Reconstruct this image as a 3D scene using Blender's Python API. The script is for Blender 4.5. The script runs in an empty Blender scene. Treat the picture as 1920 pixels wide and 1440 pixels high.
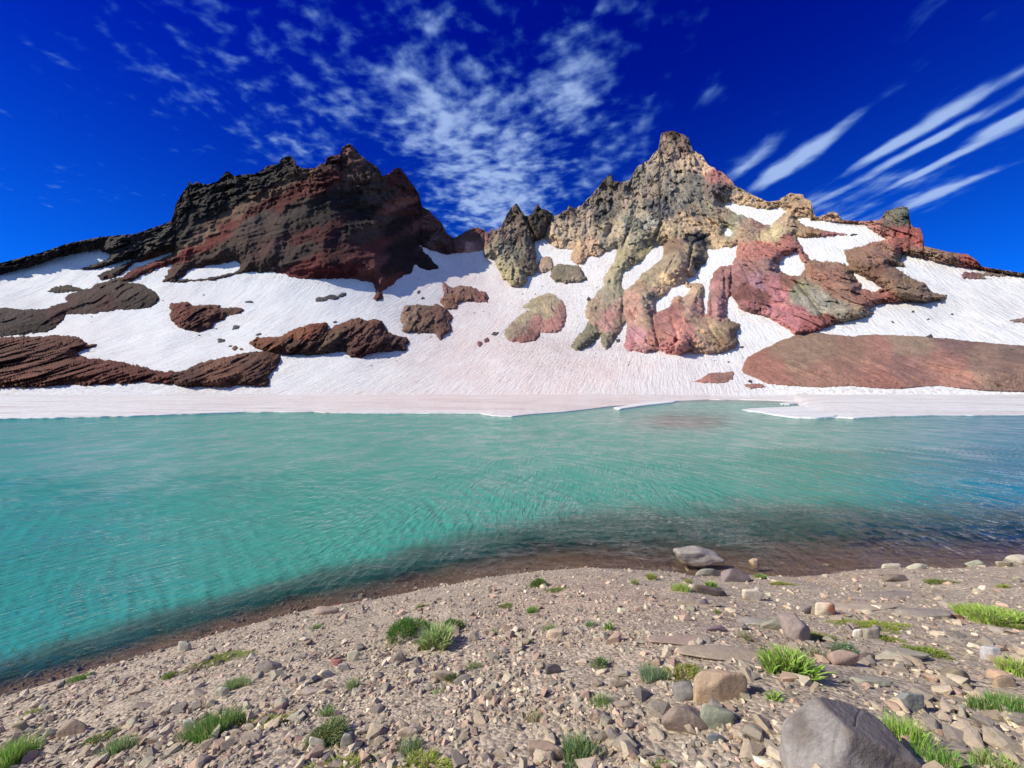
import bpy, bmesh, math, random
import numpy as np
from mathutils import Vector

SKY_S = 0.085
SKY_LOW = (0.015, 0.46, 1.4, 1); SKY_HIGH = (0.0, 0.055, 1.2, 1)
# u, v: centre in photo pixels; radii on the cloud deck; rotation; strength
CLOUDS = [(840, 230, .5, .75, 0, .80), (930, 360, .65, 1.4, 0, .86), (650, 190, .4, .5, 0, .5), (760, 110, .5, .45, 0, .45), (1060, 180, .30, .5, -.3, .75), (400, 150, .75, .6, 0, .34), (560, 100, .5, .4, 0, .36),
          (1120, 330, .4, .9, 0, .5), (1190, 40, .3, .3, 0, .3), (1540, 105, .10, .12, -.4, .34), (1340, 180, .14, .16, 0, .45),
          (1490, 300, .13, .55, -.04, 1.0), (1400, 305, .12, .35, 0, .9), (1730, 240, .10, .62, -.10, 1.15), (1670, 305, .09, .95, -.10, 1.1), (1745, 315, .08, .8, -.08, .95), (1790, 352, .11, .55, -.03, .95),
          (1910, 225, .12, .3, 0, .9), (1600, 395, .7, 1.0, 0, .62), (1850, 15, .14, .10, 0, .22), (30, 340, .8, .5, 0, .2), (560, 270, .6, .8, 0, .42)]
WAVE_ROT = 0.15
# ------------------------------------------------------------------ camera, sky, sun, exposure
F, U0, V0, H = 721.0, 960.0, 728.0, 4.0        # focal length in photo pixels, centre column, horizon row, eye height above the lake
scn = bpy.context.scene
scn.render.engine = 'CYCLES'
cam_d = bpy.data.cameras.new('camera'); cam = bpy.data.objects.new('camera', cam_d)
scn.collection.objects.link(cam); scn.camera = cam
cam.location = (0, 0, H); cam.rotation_euler = (math.radians(90), 0, 0)
cam_d.sensor_width = 36; cam_d.lens = 36 * F / 1920; cam_d.shift_y = (V0 - 720) / 1920
cam_d.clip_start = 0.05; cam_d.clip_end = 5000

SUN = Vector((-0.78, -0.17, 0.60)).normalized()
sun_el = math.asin(SUN.z); sun_az = math.atan2(SUN.x, SUN.y)
sd = bpy.data.lights.new('sun', 'SUN'); so = bpy.data.objects.new('sun', sd); scn.collection.objects.link(so)
sd.energy = 5.0; sd.angle = math.radians(0.5); sd.color = (1.0, 0.94, 0.77)
so.rotation_euler = SUN.to_track_quat('Z', 'Y').to_euler()
scn.view_settings.view_transform = 'Standard'; scn.view_settings.look = 'None'
scn.view_settings.exposure = 0.3; scn.view_settings.gamma = 1.0; scn.view_settings.use_curve_mapping = False

class NT:
    """small helper to write node trees"""
    def __init__(s, tree): s.t = tree; s.n = tree.nodes; s.l = tree.links
    def new(s, k, **p):
        n = s.n.new(k)
        for a, b in p.items(): setattr(n, a, b)
        return n
    def put(s, sock, v):
        if v is None: return
        if isinstance(v, bpy.types.NodeSocket): s.l.new(v, sock)
        else: sock.default_value = v
    def math(s, op, a, b=None, c=None, clamp=False):
        n = s.new('ShaderNodeMath', operation=op, use_clamp=clamp)
        for i, v in enumerate((a, b, c)): s.put(n.inputs[i], v)
        return n.outputs[0]
    def vmath(s, op, a, b=None):
        n = s.new('ShaderNodeVectorMath', operation=op); s.put(n.inputs[0], a); s.put(n.inputs[1], b)
        return n.outputs['Value'] if op in ('LENGTH', 'DOT_PRODUCT', 'DISTANCE') else n.outputs[0]
    def mix(s, f, a, b, mode='MIX'):
        n = s.new('ShaderNodeMix', data_type='RGBA', blend_type=mode); s.put(n.inputs[0], f)
        for i, v in ((6, a), (7, b)):
            if isinstance(v, tuple) and len(v) == 3: v = v + (1,)
            s.put(n.inputs[i], v)
        return n.outputs[2]
    def smooth(s, v, a, b, lo=0.0, hi=1.0):
        n = s.new('ShaderNodeMapRange', interpolation_type='SMOOTHSTEP'); s.put(n.inputs[0], v)
        for i, q in zip((1, 2, 3, 4), (a, b, lo, hi)): s.put(n.inputs[i], q)
        return n.outputs[0]
    def mapping(s, v, scale=(1, 1, 1), rot=(0, 0, 0), loc=(0, 0, 0)):
        n = s.new('ShaderNodeMapping'); s.put(n.inputs[0], v)
        n.inputs[1].default_value = loc; n.inputs[3].default_value = scale
        if any(rot):                                # turn first, stretch afterwards
            r = s.new('ShaderNodeMapping'); s.put(r.inputs[0], v); r.inputs[2].default_value = rot; s.put(n.inputs[0], r.outputs[0])
        return n.outputs[0]
    def noise(s, v, scale, detail=4, rough=0.55, dist=0.0, out=0):
        n = s.new('ShaderNodeTexNoise'); s.put(n.inputs['Vector'], v); n.inputs['Scale'].default_value = scale
        n.inputs['Detail'].default_value = detail; n.inputs['Roughness'].default_value = rough; n.inputs['Distortion'].default_value = dist
        return n.outputs[out]
    def comb(s, x, y, z):
        n = s.new('ShaderNodeCombineXYZ')
        for i, v in enumerate((x, y, z)): s.put(n.inputs[i], v)
        return n.outputs[0]

def pdir(u, v):                                  # a view direction's place on a flat cloud deck
    return ((u - U0) / (V0 - v), F / (V0 - v))

world = bpy.data.worlds.new('World'); scn.world = world; world.use_nodes = True
W = NT(world.node_tree); W.n.clear()
sky = W.new('ShaderNodeTexSky', sky_type='NISHITA', sun_disc=False)
sky.sun_elevation = sun_el; sky.sun_rotation = sun_az; sky.altitude = 2400; sky.air_density = 1.0; sky.dust_density = 0.0; sky.ozone_density = 4.0
tc = W.new('ShaderNodeTexCoord').outputs['Generated']
sep = W.new('ShaderNodeSeparateXYZ'); W.put(sep.inputs[0], tc)
zc = W.math('MAXIMUM', sep.outputs[2], 0.02)
px_ = W.math('DIVIDE', sep.outputs[0], zc); py_ = W.math('DIVIDE', sep.outputs[1], zc)
pv = W.comb(px_, py_, 0.0)
# saturated high-altitude blue: deep ultramarine overhead, azure towards the horizon
elev = W.smooth(sep.outputs[2], 0.06, 0.70)
tint = W.mix(elev, SKY_LOW, SKY_HIGH)
skyc = W.mix(1.0, sky.outputs[0], tint, 'MULTIPLY')
# clouds: altocumulus cells and streaks, all drawn out along one wind direction
warp = W.noise(pv, 1.6, 3, 0.5, out=1)
pw = W.vmath('ADD', pv, W.vmath('MULTIPLY', W.vmath('SUBTRACT', warp, (0.5, 0.5, 0.5)), (0.10, 0.14, 0)))
cell = W.math('ADD', W.math('MULTIPLY', W.noise(W.mapping(pw, (8.0, 9.0, 1), (0, 0, 0.3)), 1.0, 2, 0.5), 0.5), W.math('MULTIPLY', W.noise(W.mapping(pw, (17.0, 19.0, 1), (0, 0, 0.35)), 1.0, 3, 0.5), 0.5))
streak = W.noise(W.mapping(pw, (8.0, 3.0, 1), (0, 0, 0.05)), 1.0, 3, 0.5)
cover = None
for (u, v, ru, rv, rot, st) in CLOUDS:           # soft patches where the deck is thicker
    cx, cy = pdir(u, v)
    m = W.vmath('SUBTRACT', pw, (cx, cy, 0)); m = W.mapping(m, (1 / ru, 1 / rv, 1), (0, 0, 0)) if not rot else W.vmath('MULTIPLY', W.mapping(m, (1, 1, 1), (0, 0, rot)), (1 / ru, 1 / rv, 1))
    g = W.math('MULTIPLY', W.smooth(W.vmath('LENGTH', m), 0.0, 1.0, 1.0, 0.0), st)
    cover = g if cover is None else W.math('MAXIMUM', cover, g)
behind = W.math('MULTIPLY', W.smooth(py_, 0.3, -0.6), 0.85)            # unseen cloud added behind the viewer to take blue out of the ambient light
cover = W.math('MAXIMUM', cover, behind)
side = W.smooth(px_, 0.15, 0.75)
tex = W.math('ADD', W.math('MULTIPLY', cell, W.math('SUBTRACT', 1.0, W.math('MULTIPLY', side, 0.75))), W.math('MULTIPLY', streak, W.math('MULTIPLY', side, 0.75)))
dens = W.math('ADD', tex, W.math('MULTIPLY', cover, 0.46))
low = W.smooth(sep.outputs[2], 0.03, 0.16)
alpha = W.math('MULTIPLY', W.math('MULTIPLY', W.smooth(dens, 0.60, 1.0), low), 0.85)
cloudc = W.mix(W.smooth(dens, 0.6, 0.95), (0.03, 0.20, 0.58), (0.33, 0.46, 0.74))
cloudc = W.mix(1.0, cloudc, (1 / SKY_S,) * 3, 'MULTIPLY')
final = W.mix(alpha, skyc, cloudc)
bg = W.new('ShaderNodeBackground'); W.put(bg.inputs[0], final); bg.inputs[1].default_value = SKY_S
wo = W.new('ShaderNodeOutputWorld'); W.l.new(bg.outputs[0], wo.inputs[0])
# ------------------------------------------------------------------ numpy tools
rng = np.random.default_rng(7)
_perm = np.random.default_rng(3).permutation(256).astype(np.int32); _perm = np.concatenate([_perm, _perm, _perm])
_g = np.random.default_rng(5).normal(size=(256, 3)); _g = (_g / np.linalg.norm(_g, axis=1)[:, None]).astype(np.float32)
def perlin(x, y, z):
    x, y, z = np.broadcast_arrays(np.asarray(x, np.float32), np.asarray(y, np.float32), np.asarray(z, np.float32))
    xi, yi, zi = np.floor(x).astype(np.int32), np.floor(y).astype(np.int32), np.floor(z).astype(np.int32)
    xf, yf, zf = x - xi, y - yi, z - zi
    xi &= 255; yi &= 255; zi &= 255
    fade = lambda t: t * t * t * (t * (t * 6 - 15) + 10)
    a, b, c = fade(xf), fade(yf), fade(zf)
    def gr(i, j, k):
        h = _perm[_perm[_perm[xi + i] + yi + j] + zi + k]; g = _g[h]
        return g[..., 0] * (xf - i) + g[..., 1] * (yf - j) + g[..., 2] * (zf - k)
    l = lambda p, q, t: p + (q - p) * t
    return 1.6 * l(l(l(gr(0, 0, 0), gr(1, 0, 0), a), l(gr(0, 1, 0), gr(1, 1, 0), a), b), l(l(gr(0, 0, 1), gr(1, 0, 1), a), l(gr(0, 1, 1), gr(1, 1, 1), a), b), c)
def fbm(x, y, z, oct=4, gain=.5, ridged=False):
    s = 0; a = 1.0; t = 0
    for i in range(oct):
        n = perlin(x * 2 ** i + 17.3 * i, y * 2 ** i - 9.1 * i, z * 2 ** i + 4.7 * i)
        s = s + a * ((1 - 2 * np.abs(n)) if ridged else n); t += a; a *= gain
    return s / t
def facets(x, z, oct=3, slope=.45, seed=0):
    """broken rock: tilted plane pieces with steps between them, at a few sizes"""
    out = 0; sz = 1.0
    for o in range(oct):
        X_ = x / sz + seed * 3.7 + o * 11.3; Z_ = z / sz - seed * 1.9 + o * 5.1
        X_ = X_ + .25 * perlin(X_ * 1.3, Z_ * 1.3, X_ * 0 + o); Z_ = Z_ + .25 * perlin(X_ * 1.3, Z_ * 1.3, X_ * 0 + o + 7)
        xi, zi = np.floor(X_).astype(np.int32), np.floor(Z_).astype(np.int32)
        bd = np.full(X_.shape, 9.0, np.float32); bh = np.zeros(X_.shape, np.float32)
        for i in (-1, 0, 1):
            for j in (-1, 0, 1):
                h = _perm[_perm[(xi + i) & 255] + ((zi + j) & 255)]; g = _g[h]
                dx = X_ - (xi + i + .5 + .45 * g[..., 0]); dz = Z_ - (zi + j + .5 + .45 * g[..., 1])
                d = dx * dx + dz * dz; m = d < bd
                g2 = _g[_perm[h + 31]]
                bd = np.where(m, d, bd); bh = np.where(m, .45 * g2[..., 2] + slope * 2 * (g2[..., 0] * dx + g2[..., 1] * dz), bh)
        out = out + bh * sz; sz *= .42
    return out
def sstep(x, a, b):
    t = np.clip((x - a) / (b - a), 0, 1); return t * t * (3 - 2 * t)
def seg_dist(U, V, pts, closed=False):
    d = np.full(np.shape(U), 1e9, np.float32); n = len(pts)
    for i in range(n if closed else n - 1):
        (x0, y0), (x1, y1) = pts[i], pts[(i + 1) % n]
        dx, dy = x1 - x0, y1 - y0; L = dx * dx + dy * dy + 1e-9
        t = np.clip(((U - x0) * dx + (V - y0) * dy) / L, 0, 1)
        d = np.minimum(d, np.hypot(U - x0 - t * dx, V - y0 - t * dy))
    return d
def sdf(U, V, pts):
    """signed distance in pixels, positive inside"""
    ins = np.zeros(np.shape(U), bool); n = len(pts)
    for i in range(n):
        (x0, y0), (x1, y1) = pts[i], pts[(i + 1) % n]
        if y0 == y1: continue
        c = ((y0 > V) != (y1 > V)) & (U < (x1 - x0) * (V - y0) / (y1 - y0) + x0)
        ins ^= c
    d = seg_dist(U, V, pts, True)
    return np.where(ins, d, -d)

def link(o, parent=None):
    scn.collection.objects.link(o)
    if parent: o.parent = parent
    return o
def tag(o, label=None, cat=None, group=None, kind=None):
    if label: o['label'] = label
    if cat: o['category'] = cat
    if group: o['group'] = group
    if kind: o['kind'] = kind
    return o
def mesh_obj(name, verts, faces, mat, col=None, smooth=True, uniform=True, extra=None):
    """faces: int array n x k (k = 3 or 4)"""
    me = bpy.data.meshes.new(name); verts = np.asarray(verts, np.float32); faces = np.asarray(faces, np.int32)
    k = faces.shape[1]
    me.vertices.add(len(verts)); me.vertices.foreach_set('co', verts.ravel())
    me.loops.add(faces.size); me.loops.foreach_set('vertex_index', faces.ravel())
    me.polygons.add(len(faces)); me.polygons.foreach_set('loop_start', np.arange(0, faces.size, k, dtype=np.int32))
    me.polygons.foreach_set('loop_total', np.full(len(faces), k, np.int32))
    me.update(calc_edges=True)
    me.polygons.foreach_set('use_smooth', np.full(len(faces), smooth, bool))
    if col is not None:
        a = me.color_attributes.new('Col', 'FLOAT_COLOR', 'POINT')
        c = np.ones((len(verts), 4), np.float32); c[:, :3] = col; a.data.foreach_set('color', c.ravel())
    for nm, arr in (extra or {}).items():
        a = me.attributes.new(nm, 'FLOAT', 'POINT'); a.data.foreach_set('value', np.asarray(arr, np.float32).ravel())
    me.materials.append(mat)
    return link(bpy.data.objects.new(name, me))

# ------------------------------------------------------------------ materials
def material(name):
    m = bpy.data.materials.new(name); m.use_nodes = True; t = NT(m.node_tree); t.n.clear()
    out = t.new('ShaderNodeOutputMaterial'); b = t.new('ShaderNodeBsdfPrincipled'); t.l.new(b.outputs[0], out.inputs[0])
    b.inputs['Specular IOR Level'].default_value = 0.2; b.inputs['Roughness'].default_value = 0.9
    return m, t, b, out
def attr(t, n='Col', o=0): return t.new('ShaderNodeAttribute', attribute_name=n).outputs[o]
def bump(t, h, strength, dist, normal=None):
    n = t.new('ShaderNodeBump'); n.inputs['Strength'].default_value = strength; n.inputs['Distance'].default_value = dist
    t.put(n.inputs['Height'], h); t.put(n.inputs['Normal'], normal); return n.outputs[0]

def rock_material(name,  s=1.0, contrast=.55, rot=(0, 0, 0), squash=(1, 1, 1), bs=1.0, specks=False):
    m, t, b, _ = material(name)
    p = t.new('ShaderNodeTexCoord').outputs['Object']; p = t.mapping(p, squash, rot)
    n1 = t.noise(p, .10 * s, 6, .65); n2 = t.noise(p, .8 * s, 5, .7); n3 = t.noise(p, 2.2 * s, 3, .6)
    c = attr(t)
    f = t.math('ADD', t.math('MULTIPLY', t.math('SUBTRACT', n1, .5), contrast * 2.2), 1.0)
    f = t.math('MULTIPLY', f, t.math('ADD', t.math('MULTIPLY', t.math('SUBTRACT', n2, .5), contrast * 2.0), 1.0))
    f = t.math('MAXIMUM', f, .15)
    c = t.mix(1.0, c, t.comb(f, f, f), 'MULTIPLY')
    hue = t.noise(p, .22 * s, 3, .5)
    c = t.mix(t.smooth(hue, .55, .75, 0, .35), c, t.mix(1.0, c, (1.35, .95, .75), 'MULTIPLY'))
    gr = t.noise(p, 3.2 * s, 4, .8); gf = t.math('ADD', t.math('MULTIPLY', t.math('SUBTRACT', gr, .5), 1.2), 1.0); gf = t.math('MAXIMUM', gf, .3); c = t.mix(1.0, c, t.comb(gf, gf, gf), 'MULTIPLY')
    c = t.mix(t.smooth(n3, .62, .72, 0, .4), c, t.mix(1.0, c, (1.6, 1.5, 1.4), 'MULTIPLY'))
    if specks:
        sk_ = t.noise(t.mapping(p, (.7, .7, 1.4)), 1.1, 3, .6); c = t.mix(t.smooth(sk_, .60, .66, 0, .75), c, t.mix(1.0, c, (.28, .24, .26), 'MULTIPLY')); c = t.mix(t.smooth(sk_, .36, .32, 0, .35), c, (.5, .38, .27))
    t.put(b.inputs['Base Color'], c)
    h = t.math('ADD', n2, t.math('MULTIPLY', n3, .5))
    t.put(b.inputs['Normal'], bump(t, h, .9 * bs, 1.2 / s))
    return m
M_rock = rock_material('mountain rock', 1.0, .68, bs=1.2)
M_dark = rock_material('layered dark rock', 1.0, .75, (0, math.radians(28), 0), (.35, 1, 1.6))
M_scree = rock_material('scree', 2.0, .5, bs=.9, specks=True)

def snow_material():
    m, t, b, _ = material('summer snow')
    p = t.new('ShaderNodeTexCoord').outputs['Object']
    c = attr(t)
    sl = t.noise(t.mapping(p, (.9, .10, .14), (0, 0, .35)), 1.0, 5, .6); sf = t.noise(t.mapping(p, (.035, .30, .3), (0, 0, .05)), 1.0, 6, .65); shf = attr(t, 'shelf', 2)
    st = t.math('ADD', t.math('MULTIPLY', sl, t.math('SUBTRACT', 1.0, shf)), t.math('MULTIPLY', sf, shf))
    fine = t.noise(p, .9, 5, .65)
    dirt = attr(t, 'dirt', 2)
    k = t.math('MULTIPLY', t.smooth(st, .42, .70), .34)
    c = t.mix(k, c, (.50, .45, .46)); c = t.mix(t.math('MULTIPLY', t.smooth(sf, .48, .66), t.math('MULTIPLY', shf, .6)), c, (.46, .38, .37))
    spec = t.smooth(fine, .50, .66)
    c = t.mix(t.math('MULTIPLY', t.math('MULTIPLY', spec, dirt), .75), c, (.20, .15, .12))
    rn = t.noise(t.mapping(p, (.30, .035, .05), (0, 0, .2)), 1.0, 5, .65); c = t.mix(t.math('MULTIPLY', t.smooth(rn, .50, .70), .38), c, (.52, .40, .37))
    big = t.noise(p, .06, 3, .5)
    c = t.mix(t.smooth(big, .45, .7, 0, .22), c, (.76, .75, .76))
    t.put(b.inputs['Base Color'], c); b.inputs['Roughness'].default_value = .75
    c = t.mix(t.smooth(t.noise(p, .35, 6, .7), .5, .72, 0, .30), c, (.42, .39, .40))
    t.put(b.inputs['Base Color'], c)
    h = t.math('ADD', t.math('MULTIPLY', st, 1.0), t.math('MULTIPLY', fine, .35))
    t.put(b.inputs['Normal'], bump(t, h, .75, .8))
    return m
M_snow = snow_material()
# ------------------------------------------------------------------ the cirque: lie of the land
# skyline of the ridges (photo columns and rows used only to find directions; depths below give them their place)
SKY = [(-520,560),(-200,530),(0,493),(75,474),(125,457),(187,444),(250,439),(295,424),(321,414),(325,400),(330,382),(347,355),(353,345),(355,338),(361,346),(370,340),(387,347),(405,342),(417,330),(425,321),(440,330),(460,327),(480,324),(495,317),(502,309),(521,308),(530,296),(542,293),(551,297),(556,311),(567,315),(590,315),(600,307),(609,307),(612,297),(622,291),(638,288),(641,276),(652,270),(662,274),(670,284),(687,300),(707,312),(717,330),(730,325),(742,316),(751,315),(757,325),(775,347),(785,362),(792,390),(802,392),(827,417),(837,437),(850,446),(862,440),(880,430),(895,426),(910,434),(919,436),(922,425),(927,434),(940,425),(950,402),(960,388),(969,381),(977,395),(985,405),(997,402),(1003,390),(1007,381),(1014,392),(1027,395),(1035,399),(1041,406),(1050,400),(1063,393),(1067,382),(1075,390),(1092,385),(1100,375),(1115,360),(1130,340),(1146,325),(1150,339),(1170,341),(1182,336),(1194,312),(1217,301),(1225,287),(1235,280),(1238,257),(1242,249),(1262,245),(1282,252),(1292,260),(1299,281),(1315,290),(1330,310),(1360,327),(1382,350),(1400,360),(1440,378),(1457,376),(1482,362),(1505,364),(1508,371),(1520,375),(1524,395),(1530,407),(1540,405),(1560,396),(1570,400),(1579,412),(1615,415),(1650,412),(1660,396),(1690,387),(1703,389),(1706,415),(1712,426),(1725,427),(1730,440),(1732,461),(1777,472),(1815,477),(1830,487),(1842,500),(1920,512),(2100,535),(2450,560)]
sk = np.array(SKY, float)
def v_sky(u, jag=True):
    v = np.interp(u, sk[:, 0], sk[:, 1])
    if jag:
        amp = np.interp(u, [0, 320, 350, 900, 1360, 1400, 1750, 1800, 1920], [1.2, 1.5, 3, 3.2, 3.2, 1.3, 1.0, .3, .3])
        v = v + amp * (fbm(u / 9.0, 3.3 + u * 0, u * 0, 3) * 1.2)
    return v
# far edge of the lake
SHORE = [(-520,800),(0,785),(250,780),(450,773),(590,772),(610,775),(900,776),(930,781),(985,779),(1060,772),(1100,769),(1140,765),(1230,757),(1275,751),(1330,749),(1390,750),(1450,751),(1490,752),(1530,754),(1480,762),(1400,768)]
sh_u = [-520,0,250,450,590,610,900,925,960,985,1060,1100,1150,1230,1260,1330,1400,1440,1490,1515,1545,1600,1680,1760,1920,2450]
sh_v = [795,785,780,773,772,774,775,780,781,778,772,768,762,756,753,749.5,750,750.5,753,771,781,784,780,778,778,784]
RV = [740, 700, 650, 600, 550, 500, 450, 400, 350, 300, 240]
TAB = {-520: [120,140,165,190,215,235,245,255,262,270,280],
 0: [135,165,200,235,265,290,300,310,320,330,340], 320: [140,172,205,240,268,292,312,326,340,350,360],
 640: [145,178,212,243,268,290,308,322,335,350,360], 740: [147,183,218,254,292,325,350,362,370,380,390],
 860: [150,188,228,275,325,372,405,420,430,440,450], 1000: [150,188,228,273,320,360,388,405,420,430,440],
 1150: [148,183,218,254,290,325,354,377,395,410,420], 1300: [150,178,208,238,268,298,328,356,380,400,415],
 1450: [150,172,194,218,243,268,293,318,341,360,380], 1600: [140,158,180,201,222,243,265,288,310,330,350],
 1920: [128,143,160,176,193,212,232,252,272,290,310], 2450: [95,108,122,136,150,165,180,200,215,230,245]}
gu = np.arange(-600, 2531, 6.0); gv = np.arange(200, 801, 4.0)
cu = sorted(TAB); tabm = np.array([[np.interp(v, RV[::-1], TAB[c][::-1]) for v in gv] for c in cu])
Yg = np.array([np.interp(gu, cu, tabm[:, j]) for j in range(len(gv))]).T
def blur(a, s, ax):
    r = int(3 * s); k = np.exp(-.5 * (np.arange(-r, r + 1) / s) ** 2); k /= k.sum()
    pad = [(0, 0), (0, 0)]; pad[ax] = (r, r); b = np.pad(a, pad, mode='edge')
    return np.apply_along_axis(lambda q: np.convolve(q, k, 'valid'), ax, b)
Yg = blur(blur(Yg, 8, 0), 7, 1)
def Y0(u, v):
    a = np.clip((u - gu[0]) / 6.0, 0, len(gu) - 1.001); b = np.clip((v - gv[0]) / 4.0, 0, len(gv) - 1.001)
    i, j = a.astype(int), b.astype(int); a = a - i; b = b - j
    Y = (Yg[i, j] * (1 - a) + Yg[i + 1, j] * a) * (1 - b) + (Yg[i, j + 1] * (1 - a) + Yg[i + 1, j + 1] * a) * b
    return Y
def shore_row(u): return np.interp(u, sh_u, sh_v) + 1.0 * fbm(u / 60, u * 0, u * 0 + .3, 3, .5)
def snow_Y(u, v):
    """snow slope with gentle swells, flattening into a shelf of old ice by the lake"""
    Y = Y0(u, np.minimum(v, 740))
    Y = Y + 3.0 * fbm(u / 150, v / 60, u * 0, 3) * sstep(745 - v, 0, 60)
    ys = shore_row(u); Ys = H * F / (ys - V0) * .975
    t = np.clip((v - 740) / np.maximum(ys - 740, 1), 0, 1)
    # between the slope foot and the water the height falls evenly to the ice edge
    z1 = H + (V0 - 740) / F * Y0(u, u * 0 + 740.0); zz = .03 + (z1 - .03) * (1 - t) ** 1.6
    Yf = (zz - H) * F / (V0 - np.maximum(v, 740.0))
    return np.where(v <= 740, Y, Yf)
def to_world(u, v, Y): return np.stack([(u - U0) / F * Y, Y, H + (V0 - v) / F * Y], -1)

# rock outlines, each read as a closed line round the rock
LEFT_PEAK = [(-560,150),(835,150),(850,440),(858,474),(845,477),(830,476),(805,467),(786,460),(805,480),(822,503),(800,507),(778,498),(770,512),(742,525),(738,533),(725,541),(715,547),(719,554),(716,562),(706,564),(699,560),(704,551),(703,541),(699,531),(660,522),(605,524),(545,521),(535,512),(480,510),(450,514),(400,525),(330,530),(305,529),(318,505),(326,495),(290,507),(242,530),(222,526),(250,505),(320,477),(322,474),(250,494),(225,515),(192,527),(180,516),(215,502),(252,487),(232,489),(190,503),(165,507),(152,504),(185,492),(205,484),(206,478),(187,467),(130,478),(60,498),(0,516),(-200,560),(-560,600)]
LP_HOLES = [[(335,525),(360,505),(400,497),(443,490),(450,497),(450,504),(435,511),(400,520)]]
COL = [(850,150),(917,150),(921,436),(905,470),(890,474),(860,475),(848,470)]
PINN = [(914,150),(1041,150),(1041,407),(1030,425),(1022,445),(1000,453),(1004,470),(1006,500),(1003,513),(990,516),(989,530),(980,538),(960,536),(945,525),(935,505),(925,485),(908,480),(905,470)]
SUMMIT = [(1041,150),(1860,150),(1900,300),(2600,300),(2600,640),(2100,560),(1920,517),(1900,516),(1840,505),(1780,497),(1720,483),(1692,476),(1690,490),(1703,503),(1672,497),(1700,515),(1715,525),(1732,530),(1745,545),(1758,550),(1777,552),(1777,560),(1740,567),(1690,567),(1650,572),(1632,578),(1638,587),(1620,596),(1590,602),(1560,610),(1535,621),(1510,626),(1490,628),(1470,611),(1440,595),(1420,590),(1395,585),(1385,578),(1376,560),(1370,552),(1364,566),(1361,592),(1375,602),(1388,610),(1380,630),(1385,641),(1380,653),(1350,662),(1315,665),(1295,659),(1275,667),(1250,663),(1235,657),(1215,662),(1178,658),(1168,650),(1173,635),(1176,610),(1173,603),(1158,632),(1147,645),(1136,656),(1128,645),(1125,630),(1115,640),(1100,652),(1080,658),(1071,650),(1080,635),(1098,615),(1104,600),(1098,597),(1097,585),(1102,566),(1110,560),(1132,535),(1130,520),(1140,510),(1155,485),(1156,467),(1135,472),(1125,482),(1105,480),(1095,496),(1082,497),(1070,486),(1074,469),(1050,468),(1033,460),(1020,445)]
S_HOLES = [
 [(1357,385),(1362,380),(1390,385),(1415,390),(1440,392),(1460,389),(1475,397),(1460,408),(1445,424),(1425,415),(1400,405),(1370,395)],
 [(1490,408),(1520,410),(1560,416),(1620,421),(1630,428),(1640,437),(1660,450),(1640,452),(1615,462),(1582,468),(1585,480),(1592,497),(1570,490),(1545,490),(1520,488),(1508,470),(1495,446),(1533,445),(1560,442),(1585,440),(1565,434),(1530,430),(1505,420)],
 [(1463,490),(1470,480),(1482,478),(1493,470),(1498,482),(1508,493),(1510,505),(1500,515),(1480,518),(1463,508),(1459,498)],
 [(1600,512),(1620,520),(1635,527),(1655,540),(1648,544),(1655,548),(1635,547),(1613,542),(1617,535),(1607,523)],
 [(1327,468),(1345,468),(1355,465),(1382,460),(1380,480),(1372,495),(1350,502),(1340,510),(1331,530),(1328,560),(1326,592),(1320,592),(1319,560),(1322,540),(1316,532),(1292,532),(1290,524),(1305,518),(1308,507),(1320,495),(1328,485)],
 [(1231,587),(1229,563),(1250,550),(1265,537),(1284,531),(1287,539),(1296,540),(1290,550),(1280,560),(1274,555),(1262,557),(1260,570),(1247,580)],
 [(1222,468),(1232,460),(1244,459),(1245,470),(1240,485),(1225,500),(1205,513),(1190,530),(1170,547),(1166,535),(1166,520),(1172,510),(1190,498),(1210,485)],
 [(1353,438),(1360,427),(1372,432),(1372,443),(1357,442)]]
LEFT_BAND = [(-560,640),(0,632),(75,630),(110,629),(150,633),(165,645),(182,646),(170,652),(145,658),(146,668),(190,674),(260,685),(290,695),(320,696),(345,697),(355,690),(375,680),(420,670),(475,659),(500,657),(527,663),(526,675),(518,690),(502,705),(505,715),(502,724),(480,724),(455,722),(420,726),(340,726),(320,720),(270,717),(230,721),(120,722),(50,727),(0,727),(-560,740)]
MID_BAND = [(467,644),(480,633),(525,630),(550,618),(580,608),(610,604),(618,610),(615,618),(630,610),(645,602),(672,597),(690,601),(700,598),(715,602),(724,615),(730,622),(740,628),(760,632),(768,640),(762,645),(760,656),(742,659),(710,660),(692,665),(680,671),(662,672),(652,667),(646,658),(625,662),(570,666),(528,665),(500,658),(478,654)]
MOUND = [(-560,560),(0,578),(25,579),(82,580),(100,572),(125,566),(124,559),(132,550),(150,545),(172,538),(190,530),(225,521),(242,529),(262,532),(287,545),(301,558),(295,567),(282,576),(257,581),(225,581),(195,584),(180,588),(157,589),(125,590),(120,600),(102,616),(85,622),(37,629),(0,632),(-560,650)]
MOUND_S = [(82,548),(100,540),(125,534),(140,537),(156,543),(145,547),(110,549)]
HEART = [(317,575),(322,569),(350,566),(360,573),(385,572),(418,571),(412,576),(425,578),(435,576),(455,576),(458,582),(450,588),(425,594),(420,600),(405,605),(395,615),(370,623),(345,620),(330,608),(320,600),(317,590),(320,582)]
TURTLE = [(755,579),(762,572),(777,571),(800,573),(822,570),(837,579),(851,597),(842,606),(849,617),(834,629),(827,638),(820,632),(816,626),(787,625),(762,624),(754,620),(754,612),(757,610),(751,599),(752,590)]
TURTLE_H = [(830,530),(844,537),(848,540),(860,535),(880,537),(900,545),(912,547),(917,557),(914,567),(902,566),(890,567),(870,566),(860,572),(859,581),(842,581),(833,577),(824,567),(829,557),(835,551),(831,546),(829,537)]
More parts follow.
